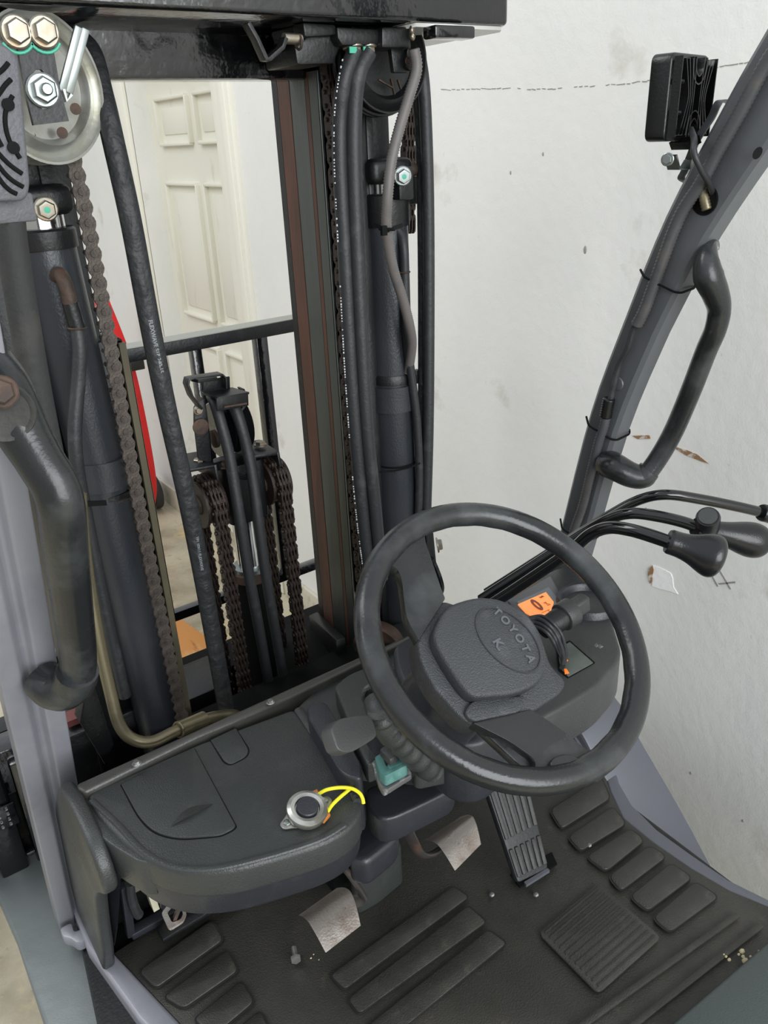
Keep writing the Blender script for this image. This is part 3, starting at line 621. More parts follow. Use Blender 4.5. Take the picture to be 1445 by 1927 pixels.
# spokes
wslab('spoke', [(806, 978), (797, 1008), (832, 1112), (838, 1126), (788, 1205), (765, 1165), (756, 1090), (747, 1068), (727, 1060), (700, 1072), (690, 1050), (730, 1000), (765, 975)], -.002, .014, [.005, .012, .01, .002, .002, .01, .012, .015, .02, .01, .005, .01, .005], m_wheel, .005)
wslab('spoke', [(890, 1360), (1000, 1335), (1056, 1372), (1118, 1422), (1145, 1415), (1165, 1440), (1120, 1475), (1030, 1482), (985, 1475), (978, 1458), (1000, 1452), (1010, 1440), (1002, 1425), (960, 1395)], -.002, .014, [.002, .002, .01, .02, .01, .01, .01, .01, .01, .01, .012, .01, .01, .01], m_wheel, .005)
wslab('spoke_web', [(897, 1366), (925, 1350), (1012, 1428), (1004, 1446), (985, 1448)], -.012, .012, .008, m_wheel, .004)
wslab('spoke_cap', [(1032, 1432), (1055, 1418), (1082, 1420), (1112, 1446), (1118, 1462), (1092, 1478), (1062, 1480), (1048, 1468)], .0065, .008, .012, m_wheel, .0025)
# hub pad
hub = wslab('hub_base', [(833, 1128), (862, 1140), (897, 1124), (940, 1126), (985, 1150), (1020, 1200), (1036, 1252), (1068, 1283), (1055, 1305), (1005, 1338), (987, 1341), (889, 1364), (864, 1347), (816, 1293), (789, 1240), (785, 1200), (798, 1167)], -.004, .030, .010, m_hub, .008)
hp2 = [(812, 1195), (838, 1140), (880, 1126), (905, 1122), (940, 1126), (975, 1140), (1005, 1167), (1024, 1205), (1030, 1250), (1018, 1284), (985, 1300), (960, 1307), (889, 1312), (868, 1290), (835, 1240)]
wslab('horn_pad', hp2, .012, .020, .018, m_hub, .011, top=True)
wslab('horn_pad_lip', [(889, 1318), (990, 1308), (982, 1338), (890, 1358), (873, 1342)], .001, .012, .006, m_hub, .005)
# raised oval line, lettering and monogram on the horn pad
HT = .0125
oa, ob_ = wp(935, 1152, HT), wp(998, 1240, HT); lu = (ob_ - oa).normalized(); lv = WN.cross(lu)
oc = wp(956, 1203, HT); e1 = (wp(1008, 1258, HT) - wp(902, 1150, HT)); L1 = e1.length / 2; e1.normalize(); e2 = WN.cross(e1)
L2 = abs((wp(1002, 1166, HT) - oc).dot(e2)) ; L2 = .028
ov = [oc + e1 * L1 * math.cos(2 * math.pi * i / 64) + e2 * L2 * math.sin(2 * math.pi * i / 64) for i in range(65)]
M().tube(ov, .0009, 6, cap=False).build('oval_line', mat('emboss', (46, 48, 52), .5), sw)
m_emb = mat('raised_lettering', (84, 86, 90), .38)
Lx = (ob_ - oa).length
for i, ch in enumerate('TOYOTA'):
    t = (i + .0) / 5; c_ = oa.lerp(ob_, t) + lv * (.0035 * math.sin(math.pi * t))
    an = .25 - .5 * t; uu = lu * math.cos(an) + lv * math.sin(an)
    text('letter', ch, .0125, c_, uu, WN.cross(uu), m_emb, sw, .0007)
text('monogram', 'K.', .014, wp(938, 1213, HT), lu, lv, m_emb, sw, .0006)
# column
M().lathe(WC - WN * .035, -WN, [(.03, 0), (.032, .05), (.05, .06), (.055, .20), (.06, .28)], 32).build('steering_column', m_plblue, FL)

# ---- direction lever (left stalk) with bellows
bl = smooth([P(712, 1335, y=.60), P(725, 1366, y=.60), P(752, 1396, y=.605), P(782, 1424, y=.61), P(812, 1450, y=.62)], 12)
rr = [.0125 + .0018 * math.sin(i * 2 * math.pi / 6) + i * .00005 for i in range(len(bl))]
M().tube(bl, rr, 14).build('lever_bellows', m_plast, FL)
dj = P(720, 1362, y=.60)
dl = M().tube(smooth([P(706, 1322, y=.62), P(712, 1340, y=.605), dj, P(735, 1385, y=.60)], 4), .0135, 14).build('direction_lever', m_plast, FL, label='grey-black direction lever left of the steering column')
pa, pb_ = P(634, 1390, y=.585), P(712, 1362, y=.60); pd = (pb_ - pa).normalized(); vw = (V((0, 0, H)) - pa).normalized(); vw = (vw - pd * vw.dot(pd)).normalized(); sd = pd.cross(vw)
outl = [pa + pd * a + sd * b for a, b in [(-.006, -.015), (.006, -.018), (.030, -.0155), (.052, -.012), (.052, .012), (.030, .0155), (.006, .018), (-.006, .015), (-.013, .010), (-.013, -.010)]]
M().prism([p - vw * .009 for p in rounded(outl, .008, 3)], vw * .018).build('lever_paddle', mat('lever_grey', (70, 70, 70), .42, bump=[(400, .2)]), dl, bevel=.006, seg=3)
for q0 in ((706, 1316), (702, 1308)):
    M().ring(P(*q0, y=.63), (P(712, 1340, y=.6) - P(702, 1306, y=.64)), .0115, .003, 24, 6).build('lever_rib', m_plast, dl)

# ---- three hydraulic levers with knobs
def lever(name, pts, knob, rk, label):
    pth = smooth(path(pts), 8); o = M().tube(pth, .0085, 14).build(name, m_gloss2, FL, label=label); return o
m_gloss2 = mat('lever_black', (12, 13, 15), .14, coat=.4)
lvs = []
L1p = [(905, 1150, .80), (985, 1098, .735), (1070, 1040, .665), (1110, 1006, .63), (1145, 993, .60), (1185, 997, .57), (1230, 1010, .54), (1275, 1026, .51)]
L2p = [(905, 1128, .86), (1010, 1060, .79), (1100, 1002, .73), (1150, 975, .69), (1190, 966, .66), (1240, 972, .63), (1290, 984, .60), (1330, 1000, .575)]
L3p = [(915, 1116, .90), (1050, 1030, .83), (1150, 968, .77), (1205, 940, .735), (1255, 931, .70), (1320, 940, .67), (1390, 954, .64), (1440, 966, .62)]
l1 = lever('lift_lever', L1p, 0, 0, 'nearest glossy black hydraulic lever with pear knob')
l2 = lever('tilt_control_lever', L2p, 0, 0, 'middle glossy black hydraulic lever whose knob carries a push button')
l3 = lever('attachment_lever', L3p, 0, 0, 'farthest glossy black hydraulic lever running out of frame')
def knob(parent, a, b, sc=1.0):
    d = (b - a); L_ = d.length; d.normalize()
    prof_ = [(0, 0), (.0135, .0), (.0150, .003), (.0155, .25 * L_), (.0185, .45 * L_), (.0240, .66 * L_), (.0262, .80 * L_), (.0235, .92 * L_), (.015, .985 * L_), (0, L_)]
    pq = [(max(p.x, 0), p.y) for p in smooth([V((r * sc, h, 0)) for r, h in prof_[2:]], 4)]; pq[-1] = (0, L_)
    return M().lathe(a, d, [(0, 0), (.0135 * sc, 0)] + pq, 28).build('knob', mat('knob_plastic', (20, 21, 24), .25, bump=[(500, .15)]) if 'knob_plastic' not in MATS else MATS['knob_plastic'], parent)
knob(l1, P(1256, 1018, y=.52), P(1360, 1053, y=.47), 1.02)
knob(l2, P(1308, 992, y=.585), P(1440, 1022, y=.535), .98)
bo = P(1333, 998, y=.575); bt = P(1332, 972, y=.565)
M().lathe(bo, bt - bo, [(.013, 0), (.0155, .012), (.0165, (bt - bo).length * .9), (.0150, (bt - bo).length)], 24).build('button_housing', MATS['knob_plastic'], l2)
M().lathe(bt, bt - bo, [(.0125, -.002), (.0125, .0018), (0, .002)], 24).build('push_button', m_plast, l2)
knob(l3, P(1432, 964, y=.622), P(1530, 990, y=.58), .95)

# ---- pedals
def pedal(px, zc, name_label, arm, w_):
    pts = [P(a, b, z=zc) for a, b in px]      # left-top, right-top, right-bottom, left-bottom
    lt, rt, rb, lb_ = pts; m = M(); nu, nv = 8, 12; g = []
    nrm = (rt - lt).cross(lb_ - lt).normalized(); nrm = nrm if nrm.z > 0 else -nrm
    for i in range(nv + 1):
        t = i / nv; a, b = lt.lerp(lb_, t), rt.lerp(rb, t); bulge = .020 * math.sin(math.pi * t)
        side = (b - a).normalized() * (.007 * math.sin(math.pi * t))
        a, b = a - side * .4, b + side
        g.append([m.bm.verts.new(a.lerp(b, j / nu) + nrm * (bulge - .008 - .022 * max(0, .5 - t) )) for j in range(nu + 1)])
    for i in range(nv):
        for j in range(nu): m.face((g[i][j], g[i][j + 1], g[i + 1][j + 1], g[i + 1][j]))
    r_ = bmesh.ops.solidify(m.bm, geom=m.bm.faces[:], thickness=.005)
    ob = m.build('pedal', m_pedal, FL, ang=50, label=name_label)
    M().tube(smooth(path_z(arm), 6), .0085, 10, flat=(.6, 1.2)).build('pedal_arm', m_arm, ob)
    return ob
pedal([(560, 1706), (632, 1655), (678, 1735), (612, 1786)], .78, 'worn silver and rust inching pedal on the left', [(612, 1580, .95), (640, 1622, .88), (676, 1672, .80), (682, 1690, .775), (655, 1700, .765)], .08)
pedal([(798, 1566), (866, 1522), (905, 1582), (856, 1632)], .78, 'worn silver and rust brake pedal on the right', [(760, 1550, .92), (775, 1580, .84), (790, 1606, .79), (812, 1608, .77), (840, 1590, .765)], .08)
# accelerator
aq = [P(898, 1432, z=.86), P(975, 1395, z=.86), P(1032, 1634, z=.70), P(975, 1662, z=.70)]
an = (aq[1] - aq[0]).cross(aq[3] - aq[0]).normalized(); an = an if an.z > 0 else -an
acc = M().prism([p - an * .016 for p in rounded(aq, .006, 3)], an * .016).build('accelerator_pedal', m_rubber, FL, bevel=.003, label='long ribbed black accelerator pedal')
for i in range(6):
    t = (i + .5) / 6
    for (s0, s1) in ((.03, .66), (.74, .96)):
        a = aq[0].lerp(aq[1], t); b = aq[3].lerp(aq[2], t); M().bar(a.lerp(b, s0) + an * .001, a.lerp(b, s1) + an * .001, .0075, .005).build('tread_rib', mat('tread_rib_rubber', (46, 45, 42), .5, bump=[(300, .3)]) if 'tread_rib_rubber' not in MATS else MATS['tread_rib_rubber'], acc, bevel=.0015)
M().prism([P(a, b, z=MZ) for a, b in [(960, 1648), (1038, 1606), (1048, 1628), (978, 1672)]], (0, 0, .004)).build('pedal_hinge_slot', m_flat, FL)
M().prism([P(a, b, z=MZ + .003) for a, b in [(986, 1664), (1030, 1638), (1034, 1642), (990, 1670)]], (0, 0, .006)).build('hinge_plate', m_fendr, FL)

# ================================================================== MAST
# top tie beam of the outer mast
bz = 1.998
M().prism([(.16, 1.04, bz), (.995, 1.04, bz), (1.008, 1.06, bz), (1.016, 1.29, bz), (.16, 1.29, bz)], (0, 0, .16)).build('mast_top_beam', m_gloss, FL, bevel=.006, seg=3, label='glossy black beam across the top of the mast')
def rel2(px, z, o): return [((P(a, b, z=z) - o).x, (P(a, b, z=z) - o).y) for a, b in px]
po = V((.90, 1.16, bz - .003))
holed_plate('beam_end_plate', [(-.075, -.112), (.090, -.112), (.108, -.09), (.114, .12), (-.03, .12), (-.075, .0)], [circ(.03, -.055, .024, 24, .03)], .005, po, XX, YY, mat('bare_plate', (206, 206, 202), .35, metal=.2, var=[(40, (120, 118, 112), .66, .76)]), FL)
M().box(P(845, 62, z=1.985), (.075, .03, .016)).build('welded_lug', m_gloss, FL, bevel=.003)
# inner tie beam
M().box((.44, 1.255, 2.045), (.66, .05, .21)).build('mast_cross_beam', m_gloss, FL, bevel=.006)
M().box((.44, 1.225, 2.09), (.70, .03, .12)).build('mast_cross_beam', m_black, FL, bevel=.004)
# channels : web + two flanges each; the rail faces seen are separate wear strips
def channel(x0, side, y0=1.20, y1=1.345, z0=.55, z1=1.98, fl=.055, material=m_black, name='mast_channel', **k):
    m = M(); t = .014
    m.box((x0 + side * t / 2, (y0 + y1) / 2, (z0 + z1) / 2), (t, y1 - y0, z1 - z0))
    for y in (y0 + t / 2, y1 - t / 2): m.box((x0 + side * fl / 2, y, (z0 + z1) / 2), (fl, t, z1 - z0))
    return m.build(name, material, FL, bevel=.003, **k)
cr_ = channel(.752, 1, z1=1.95)
for (y, w_, mt, nm) in ((1.336, .018, m_black, 'dark_edge'), (1.306, .038, m_mastr, 'rust_stripe'), (1.262, .046, m_mast, 'polished_track'), (1.232, .010, m_mastr, 'rust_stripe'), (1.214, .024, m_mast, 'polished_track')):
    M().box((.7505, y, 1.25), (.004 if 'rust' in nm else .003, w_, 1.40)).build(nm, mt, cr_)
M().box((.7515, 1.1995, 1.25), (.003, .003, 1.40)).build('worn_edge', m_galv, cr_)
channel(.83, 1, y0=1.19, y1=1.34, z0=.45, z1=2.0, fl=-.02)
cl_ = channel(.380, -1, y1=1.28, z1=1.60)
M().box((.376, 1.196, 1.08), (.010, .010, 1.03)).build('flange_edge', m_olive, cl_)
channel(.21, 1, y0=1.20, y1=1.36, z0=.45, z1=2.0, fl=.04)
M().box((.262, 1.245, 1.30), (.085, .03, 1.36)).build('mast_rail', m_flat, FL, bevel=.003)
M().box((.333, 1.225, 1.25), (.040, .03, 1.40)).build('mast_rail', m_black, FL, bevel=.003)
# ---- lift cylinders
def lift_cyl(x, y, sx_, zs, R=.040, lean=0):
    c = M().cyl((x - lean * (zs['cap0'] - .60), y, .60), (x, y, zs['cap0']), R, 40).build('lift_cylinder', m_cyl, FL)
    M().lathe((x, y, zs['cap0']), UP, [(R + .003, 0), (R + .0035, .002), (R + .0035, zs['cap1'] - zs['cap0'] - .003), (R + .001, zs['cap1'] - zs['cap0']), (0, zs['cap1'] - zs['cap0'])], 40).build('gland_cap', m_black, c)
    M().cyl((x, y, zs['cap1'] - .002), (x, y, zs['ring1']), R * .80, 36).build('piston_rod', m_chrome, c)
    M().box((x, y + .01, (zs['ring1'] + zs['blk1']) / 2), (R * 2.15, R * 2.1, zs['blk1'] - zs['ring1'])).build('rod_head', m_black, c, bevel=.012, seg=3)
    M().box((x + .004, y + .03, zs['blk1'] + .06), (.05, .03, .16)).build('head_bracket', m_black, c, bevel=.004)
    return c
xl = .299
c1 = lift_cyl(xl, 1.20, 1, R=.0395, lean=-.032, zs=dict(cap0=P(95, 472, y=1.16).z, cap1=P(92, 432, y=1.16).z, ring1=P(90, 408, y=1.16).z, blk1=P(90, 348, y=1.16).z))
hexbolt('clamp_bolt', P(86, 393, y=1.148), (-.1, -1, -.1), .0105, FL, mark=True)
zt, zb = P(195, 872, y=1.16).z, P(195, 930, y=1.16).z
M().lathe((xl + .015, 1.20, zb), UP, [(.040, 0), (.0450, .001), (.0450, zt - zb), (.040, zt - zb)], 44).build('cylinder_sleeve', m_cyl, c1)
zt2 = P(195, 945, y=1.16).z
M().lathe((xl + .016, 1.20, zt2 - .005), UP, [(.0375, 0), (.0405, .001), (.0405, .009), (.0375, .010)], 44).build('cylinder_strap', m_black, c1)
M().ring((xl + .016, 1.20, zt2 - .008), UP, .0382, .0012, 44, 6).build('rust_line', m_rust, c1)
xr = .866
c2 = lift_cyl(xr, 1.20, 1, dict(cap0=P(722, 430, y=1.16).z, cap1=P(722, 366, y=1.16).z, ring1=P(722, 348, y=1.16).z, blk1=P(722, 298, y=1.16).z))
za, zb = P(738, 782, y=1.16).z, P(738, 733, y=1.16).z
M().lathe((xr, 1.20, za), UP, [(.041, 0), (.0455, .001), (.0455, zb - za), (.041, zb - za)], 44).build('cylinder_sleeve', m_cyl, c2)
za2 = P(738, 715, y=1.16).z
M().lathe((xr, 1.20, zb + .004), UP, [(.041, 0), (.043, .001), (.043, za2 - zb - .004), (.041, za2 - zb)], 44).build('cylinder_collar', m_black, c2)
zc_ = P(742, 884, y=1.16).z
M().ring((xr + .002, 1.20, zc_), UP, .0415, .002, 44, 6).build('cable_tie', m_flat, c2)
bl0 = P(757, 331, y=1.13)
hexbolt('clamp_bolt', bl0, (-.35, -1, -.1), .0105, FL, m_galv, mark=True)
M().box(bl0 + V((.012, .03, -.012)), (.03, .05, .05)).build('clamp_lug', m_black, FL, bevel=.003)
M().box(P(768, 358, y=1.2), (.075, .03, .045)).build('hose_bracket', m_black, FL, bevel=.002)
M().cyl(P(747, 322, y=1.18), P(778, 318, y=1.18), .012, 14).build('clamp_nut', m_rust, FL)

# ---- chains: every link is an object of its own
def plate_mesh(pitch, r, th, mat_, pins=True, n=8, waist=.72):
    """figure-8 plate in the local x (across) / y (along chain) plane, thickness along z, pins on both ends"""
    pts = []
    for i in range(n + 1): a = -math.pi * .12 + i * (math.pi * 1.24) / n; pts.append(V((r * math.cos(a), pitch / 2 + r * math.sin(a), 0)))
    pts.append(V((-r * waist, 0, 0)))
    for i in range(n + 1): a = math.pi * .88 + i * (math.pi * 1.24) / n; pts.append(V((r * math.cos(a), -pitch / 2 + r * math.sin(a), 0)))
    pts.append(V((r * waist, 0, 0)))
    m = M(); m.prism(pts, (0, 0, th))
    if pins:
        for s in (1, -1): m.lathe((0, s * pitch / 2, th), UP, [(r * .46, 0), (r * .42, .0012), (0, .0014)], 8)
    return m
def raw(m, name, material, ang=35):
    me, c = m.mesh(0, 1, ang, centre=False); me.name = name; me.materials.append(material); return me
PT = .019
face_ = plate_mesh(PT, .0112, .0030, m_chain)
stack = M()
for k in range(3):
    pm_ = plate_mesh(PT, .0088, .0026, m_chain, pins=False)
    for f in list(pm_.bm.faces): stack.face([stack.bm.verts.new(v.co + V((0, 0, -.007 - k * .0075))) for v in f.verts])
bmesh.ops.remove_doubles(stack.bm, verts=stack.bm.verts[:], dist=1e-6)
for s in (1, -1): stack.cyl((0, s * PT / 2, -.026), (0, s * PT / 2, 0), .0035, 6)
me_out = raw(face_, 'chain_link', m_chain); me_in = raw(stack, 'chain_link_inner', m_rust)
def chain_along(pts, nrm, name='lift_chain', material=m_chain, label=None, a_mesh=None, b_mesh=None, pitch=PT, both=True):
    pts = resample(pts, pitch); root = M().tube(pts, .002, 6).build(name, m_rust, FL)
    if label: root['label'] = label
    for i in range(len(pts) - 1):
        a, b = pts[i], pts[i + 1]; y = (b - a).normalized(); z = V(nrm(i) if callable(nrm) else nrm); z = (z - y * z.dot(y)).normalized(); x = y.cross(z)
        me = a_mesh if i % 2 == 0 else b_mesh
        o = bpy.data.objects.new('chain_link', me); COL.objects.link(o); put(o, root, frame_m((a + b) / 2, x, y, z))
    return root
# left roller chain, side plates towards the driver
cxl = smooth([P(137, 300, y=1.13), P(160, 400, y=1.13), P(190, 560, y=1.13), P(214, 690, y=1.13), P(240, 840, y=1.13), P(268, 985, y=1.13), P(292, 1110, y=1.13), P(330, 1290, y=1.13), P(352, 1400, y=1.13)], 8)
st2 = plate_mesh(PT, .0102, .0026, m_chain, pins=True)
for s in (1, -1): st2.cyl((0, s * PT / 2, -.026), (0, s * PT / 2, 0), .0035, 6)
me_in2 = raw(st2, 'chain_link_inner', m_chain)
half = [p for p in cxl]
ch = chain_along(half, (.10, -1, .0), 'lift_chain', a_mesh=me_out, b_mesh=me_in2, label='rusty lift chain along the left lift cylinder')
# second strand behind it, seen edge-on
def leaf_mesh(w_, plates, r, th=.0028):
    m = M()
    for k in range(plates):
        xk = -w_ / 2 + w_ * (k + .5) / plates
        pts = []
        for i in range(6): a = -.2 + i * (math.pi + .4) / 5; pts.append(V((xk - th / 2, PT / 2 + r * math.sin(a), r * math.cos(a))))
        for i in range(6): a = math.pi - .2 + i * (math.pi + .4) / 5; pts.append(V((xk - th / 2, -PT / 2 + r * math.sin(a), r * math.cos(a))))
        m.prism(pts, (th, 0, 0))
    for s in (1, -1): m.cyl((-w_ / 2 - .0015, s * PT / 2, 0), (w_ / 2 + .0015, s * PT / 2, 0), .0036, 6)
    return m
leafA = raw(leaf_mesh(.026, 4, .0085), 'chain_link_wide', m_chaind); leafB = raw(leaf_mesh(.021, 3, .0078), 'chain_link_narrow', m_chaind)
leafAr = raw(leaf_mesh(.014, 2, .0085), 'chain_link_wide', m_rust); leafBr = raw(leaf_mesh(.010, 2, .0078), 'chain_link_narrow', m_flat)
chain_along([P(226, 868, y=1.185), P(243, 942, y=1.185), P(309, 1241, y=1.185), P(345, 1400, y=1.185)], (0, -1, 0), 'lift_chain', a_mesh=leafAr, b_mesh=leafBr, label='rust brown chain strand edge-on beside the left cylinder')
# right chain next to the hoses
chain_along([P(618, 120, y=1.18), P(632, 300, y=1.18), P(645, 520, y=1.18), P(660, 800, y=1.18), P(684, 1120, y=1.18)], (0, -1, 0), 'lift_chain', a_mesh=leafA, b_mesh=leafB, label='oily dark chain between mast rail and twin hoses')
chain_along([P(768, 190, y=1.24), P(768, 440, y=1.24)], (0, -1, 0), 'lift_chain', a_mesh=leafA, b_mesh=leafB, label='short chain run behind the grey conduit')
# ---- sheaves
def sheave(c, R, mat_, holes, wid=.03, label=None, ax=(0, -1, 0)):
    ax = V(ax).normalized()
    o = M().lathe(c, ax, [(0, -.004), (R * .66, -.004), (R * .70, .002), (R * .74, .006), (R * .90, -.004), (R * .965, .004), (R, .004), (R, .0), (R * .80, -.012), (R * .80, -wid + .014), (R, -wid), (R * .97, -wid - .003), (0, -wid - .002)], 56).build('hose_sheave', mat_, FL, label=label)
    return o
sl = P(82, 166, y=1.09); RS = .082
s1 = sheave(sl, RS, m_zinc, 6, ax=(.36, -.93, 0), label='bright zinc hose pulley behind the black two-bolt hanger')
for (a, b) in [(142, 205), (117, 250), (57, 257), (128, 150)]:
    q = P(a, b, y=1.087); M().lathe(q, (0, -1, 0), [(.0065, 0), (.0065, .001), (0, .0012)], 14).build('rivet', m_rust, s1)
hq = [(4, 38), (104, 38), (110, 62), (105, 84), (99, 94), (112, 170), (128, 228), (62, 236), (48, 180), (32, 92), (14, 80)]
o_ = P(66, 140, y=1.05)
pl2 = [((P(a, b, y=1.05) - o_).x, (P(a, b, y=1.05) - o_).z) for a, b in hq]
slot = [((P(a, b, y=1.05) - o_).x, (P(a, b, y=1.05) - o_).z) for a, b in [(60, 140), (66, 131), (76, 131), (86, 142), (95, 190), (90, 204), (78, 206), (72, 196)]]
hg = holed_plate('sheave_hanger', pl2, [slot], .008, o_, XX, UP, m_black, FL)
for (a, b) in [(30, 60), (82, 60)]: hexbolt('hanger_bolt', P(a, b, y=1.044), (0, -1, 0), .0115, FL, m_bolt)
for (a, b) in [(30, 60), (82, 60)]:
    c_ = P(a, b + 5, y=1.0445); M().tube([c_ + V((.0175 * math.cos(t), 0, .0175 * math.sin(t))) for t in [math.pi * (1.15 + .7 * i / 8) for i in range(9)]], .0018, 6).build('paint_mark', m_green, hg)
nb = P(80, 170, y=1.044); hexbolt('axle_nut', nb, (0, -1, 0), .0125, FL, m_galv)
M().lathe(nb, (0, -1, 0), [(.0065, 0), (.0065, .018), (.005, .020), (0, .020)], 16).build('axle_bolt', m_galv, FL)
for dx, dz in ((0, 0), (13, 4)):
    a, b = P(148 + dx, 50 + dz, y=1.045), P(116 + dx, 172 + dz, y=1.05); M().bar(a, b, .009, .006, YY).build('hose_keeper', m_galv, FL, bevel=.0015)
M().sweep([P(118, 168, y=1.05), P(124, 190, y=1.05), P(133, 178, y=1.05)], YY, .010, .003).build('hose_keeper_foot', m_galv, FL)
sr = P(728, 112, y=1.13)
s2 = sheave(sr, .074, m_black, 0, wid=.055, label='black grooved hose pulley under the right end of the top beam')
for rr_, hh in ((.078, -.018), (.078, -.034)): M().ring(sr + V((0, -hh, 0)), YY, rr_ - .004, .004, 48, 8).build('pulley_groove', m_black, s2)
for (a, b, c2_, d2_) in [(712, 150, 738, 165), (735, 148, 742, 178), (748, 150, 754, 168)]: M().bar(P(a, b, y=1.124), P(c2_, d2_, y=1.124), .004, .002).build('rust_streak', m_rust, s2)
M().prism([P(a, b, y=1.10) for a, b in [(728, 92), (757, 92), (760, 138), (734, 138)]], (0, -.01, 0)).build('pulley_guard', m_black, FL, bevel=.002)
M().prism(rounded([P(a, b, y=1.09) for a, b in [(760, 90), (778, 95), (778, 128), (768, 136), (758, 128)]], .006, 3), (0, -.008, 0)).build('pulley_guard', m_black, FL, bevel=.002)
hexbolt('guard_bolt', P(768, 115, y=1.082), (0, -1, 0), .004, FL, m_rust)
# chain anchor casting under the beam
def ybox(px, y0, dy, name, material=m_black, bevel=.003, **k): return M().prism([P(a, b, y=y0) for a, b in px], (0, dy, 0)).build(name, material, FL, bevel=bevel, **k)
ybox([(568, 44), (640, 52), (718, 56), (770, 50), (775, 92), (700, 92), (650, 86), (640, 90), (628, 120), (560, 122), (555, 90), (575, 70)], 1.10, .09, 'chain_anchor')
ybox([(570, 42), (632, 46), (634, 66), (574, 70)], 1.085, .03, 'anchor_block')
ybox([(634, 50), (718, 55), (719, 84), (645, 86), (636, 72)], 1.08, .03, 'anchor_block')
ybox([(719, 50), (772, 50), (774, 90), (719, 90)], 1.07, .05, 'anchor_block', bevel=.004)
for (a, b) in ((664, 94), (690, 94)):
    hexbolt('anchor_bolt', P(a, b - 6, y=1.095), (0, -.15, -1), .0105, FL, m_bolt, mark=False)
    M().box(P(a, b, y=1.08), (.012, .002, .008)).build('paint_mark', m_green, FL)
for (a, b) in ((775, 56), (776, 68)): M().ell(P(a, b, y=1.06), .004, .004, .006, n=10).build('bolt_end', m_bolt, FL)
M().sweep([P(463, 44, y=1.05), P(480, 74, y=1.05), P(497, 112, y=1.05), P(503, 112, y=1.05), P(528, 90, y=1.05), P(534, 72, y=1.05)], YY, .016, .005).build('retainer_arm', m_black, FL, bevel=.001)
M().cyl(P(534, 72, y=1.05), P(566, 74, y=1.05), .0065, 14).build('retainer_pin', m_bolt, FL)
M().ring(P(562, 80, y=1.05), XX, .008, .0018, 20, 6).build('cotter_ring', m_rust, FL)

# ---- hoses
def hose(name, pts, r, material, label=None, k=8, n=14):
    o = M().tube(smooth(path(pts), k), r, n).build(name, material, FL)
    if label: o['label'] = label
    return o
h0 = hose('hydraulic_hose', [(120, 60, 1.19), (168, 95, 1.17), (193, 180, 1.135), (214, 270, 1.11), (247, 420, 1.10), (282, 610, 1.10), (312, 760, 1.10), (350, 930, 1.10), (380, 1080, 1.10), (405, 1220, 1.10), (432, 1370, 1.10)], .0142, m_hosew, 'single spiral-wrapped hydraulic hose crossing in front of the door')
for i in range(16):
    t = i / 15; a = (203 + (292 - 203) * t, 225 + (660 - 225) * t)
# hose printing
for (s_, p0, p1, sz) in (('FLEXWAVE S1B 240-15', (272, 555), (314, 745), .0075), ('TP1 10X11 FLEXWAVE', (362, 960), (388, 1120), .0060)):
    a, b = P(*p0, y=1.086), P(*p1, y=1.086); u_ = (b - a).normalized(); vw = (V((0, 0, H)) - a).normalized(); v_ = vw.cross(u_)
    text('hose_print', s_, sz, (a + b) / 2 + v_ * .000, u_, v_, m_gprint, h0, .0001)
hA = hose('hydraulic_hose', [(668, 95, 1.09), (648, 150, 1.09), (640, 220, 1.10), (640, 320, 1.10), (650, 500, 1.10), (662, 720, 1.10), (680, 940, 1.10), (700, 1130, 1.10)], .0115, m_rubber, 'left one of the twin hoses by the mast rail, dotted white print')
hose('hydraulic_hose', [(694, 98, 1.085), (674, 140, 1.085), (666, 220, 1.09), (667, 340, 1.09), (676, 560, 1.09), (690, 800, 1.09), (706, 960, 1.09), (718, 1090, 1.09)], .0120, m_rubber, 'right one of the twin hoses by the mast rail')
m = M(); pr_ = smooth(path([(646, 105, 1.085), (637, 150, 1.085), (629, 220, 1.088), (629, 320, 1.088), (638, 500, 1.088), (650, 720, 1.088), (667, 940, 1.088), (684, 1080, 1.088)]), 8)
pr_ = resample(pr_, .0045)
for i in range(len(pr_) - 1):
    if random.random() < .3 or (i // 14) % 5 == 4: continue
    a = pr_[i]; d = (pr_[i + 1] - a); m.bar(a, a + d * random.uniform(.3, .7), .0016, .0016)
m.build('dotted_print', m_white, hA, kind='stuff')
hose('hydraulic_hose', [(785, 85, 1.16), (796, 150, 1.15), (802, 250, 1.15), (806, 400, 1.15), (807, 600, 1.15), (806, 800, 1.15), (802, 960, 1.15), (800, 1060, 1.15)], .0105, m_rubber, 'outer of the two hoses hanging right of the mast')
hose('hydraulic_hose', [(776, 100, 1.18), (786, 180, 1.17), (792, 280, 1.17), (795, 420, 1.17), (796, 600, 1.17), (795, 800, 1.17), (792, 960, 1.17), (790, 1060, 1.17)], .0095, m_hosew, 'inner of the two hoses hanging right of the mast')
hose('thin_hose', [(742, 428, 1.17), (754, 442, 1.16), (760, 470, 1.15), (762, 530, 1.15), (766, 640, 1.15), (776, 720, 1.15), (785, 800, 1.15), (789, 900, 1.15), (786, 1000, 1.15)], .0078, m_rubber, 'thin black hose down the right cylinder')
M().ring(P(761, 512, y=1.15), UP, .009, .0015, 20, 6).build('hose_ring', m_rust, FL)
M().bar(P(783, 696, y=1.18), P(786, 720, y=1.18), .012, .012).build('hose_clip', m_black, FL, bevel=.002)
M().tube(path([(715, 888, 1.15), (742, 886, 1.14), (770, 880, 1.13), (790, 872, 1.13)]), .002, 6).build('cable_tie', m_flat, FL)
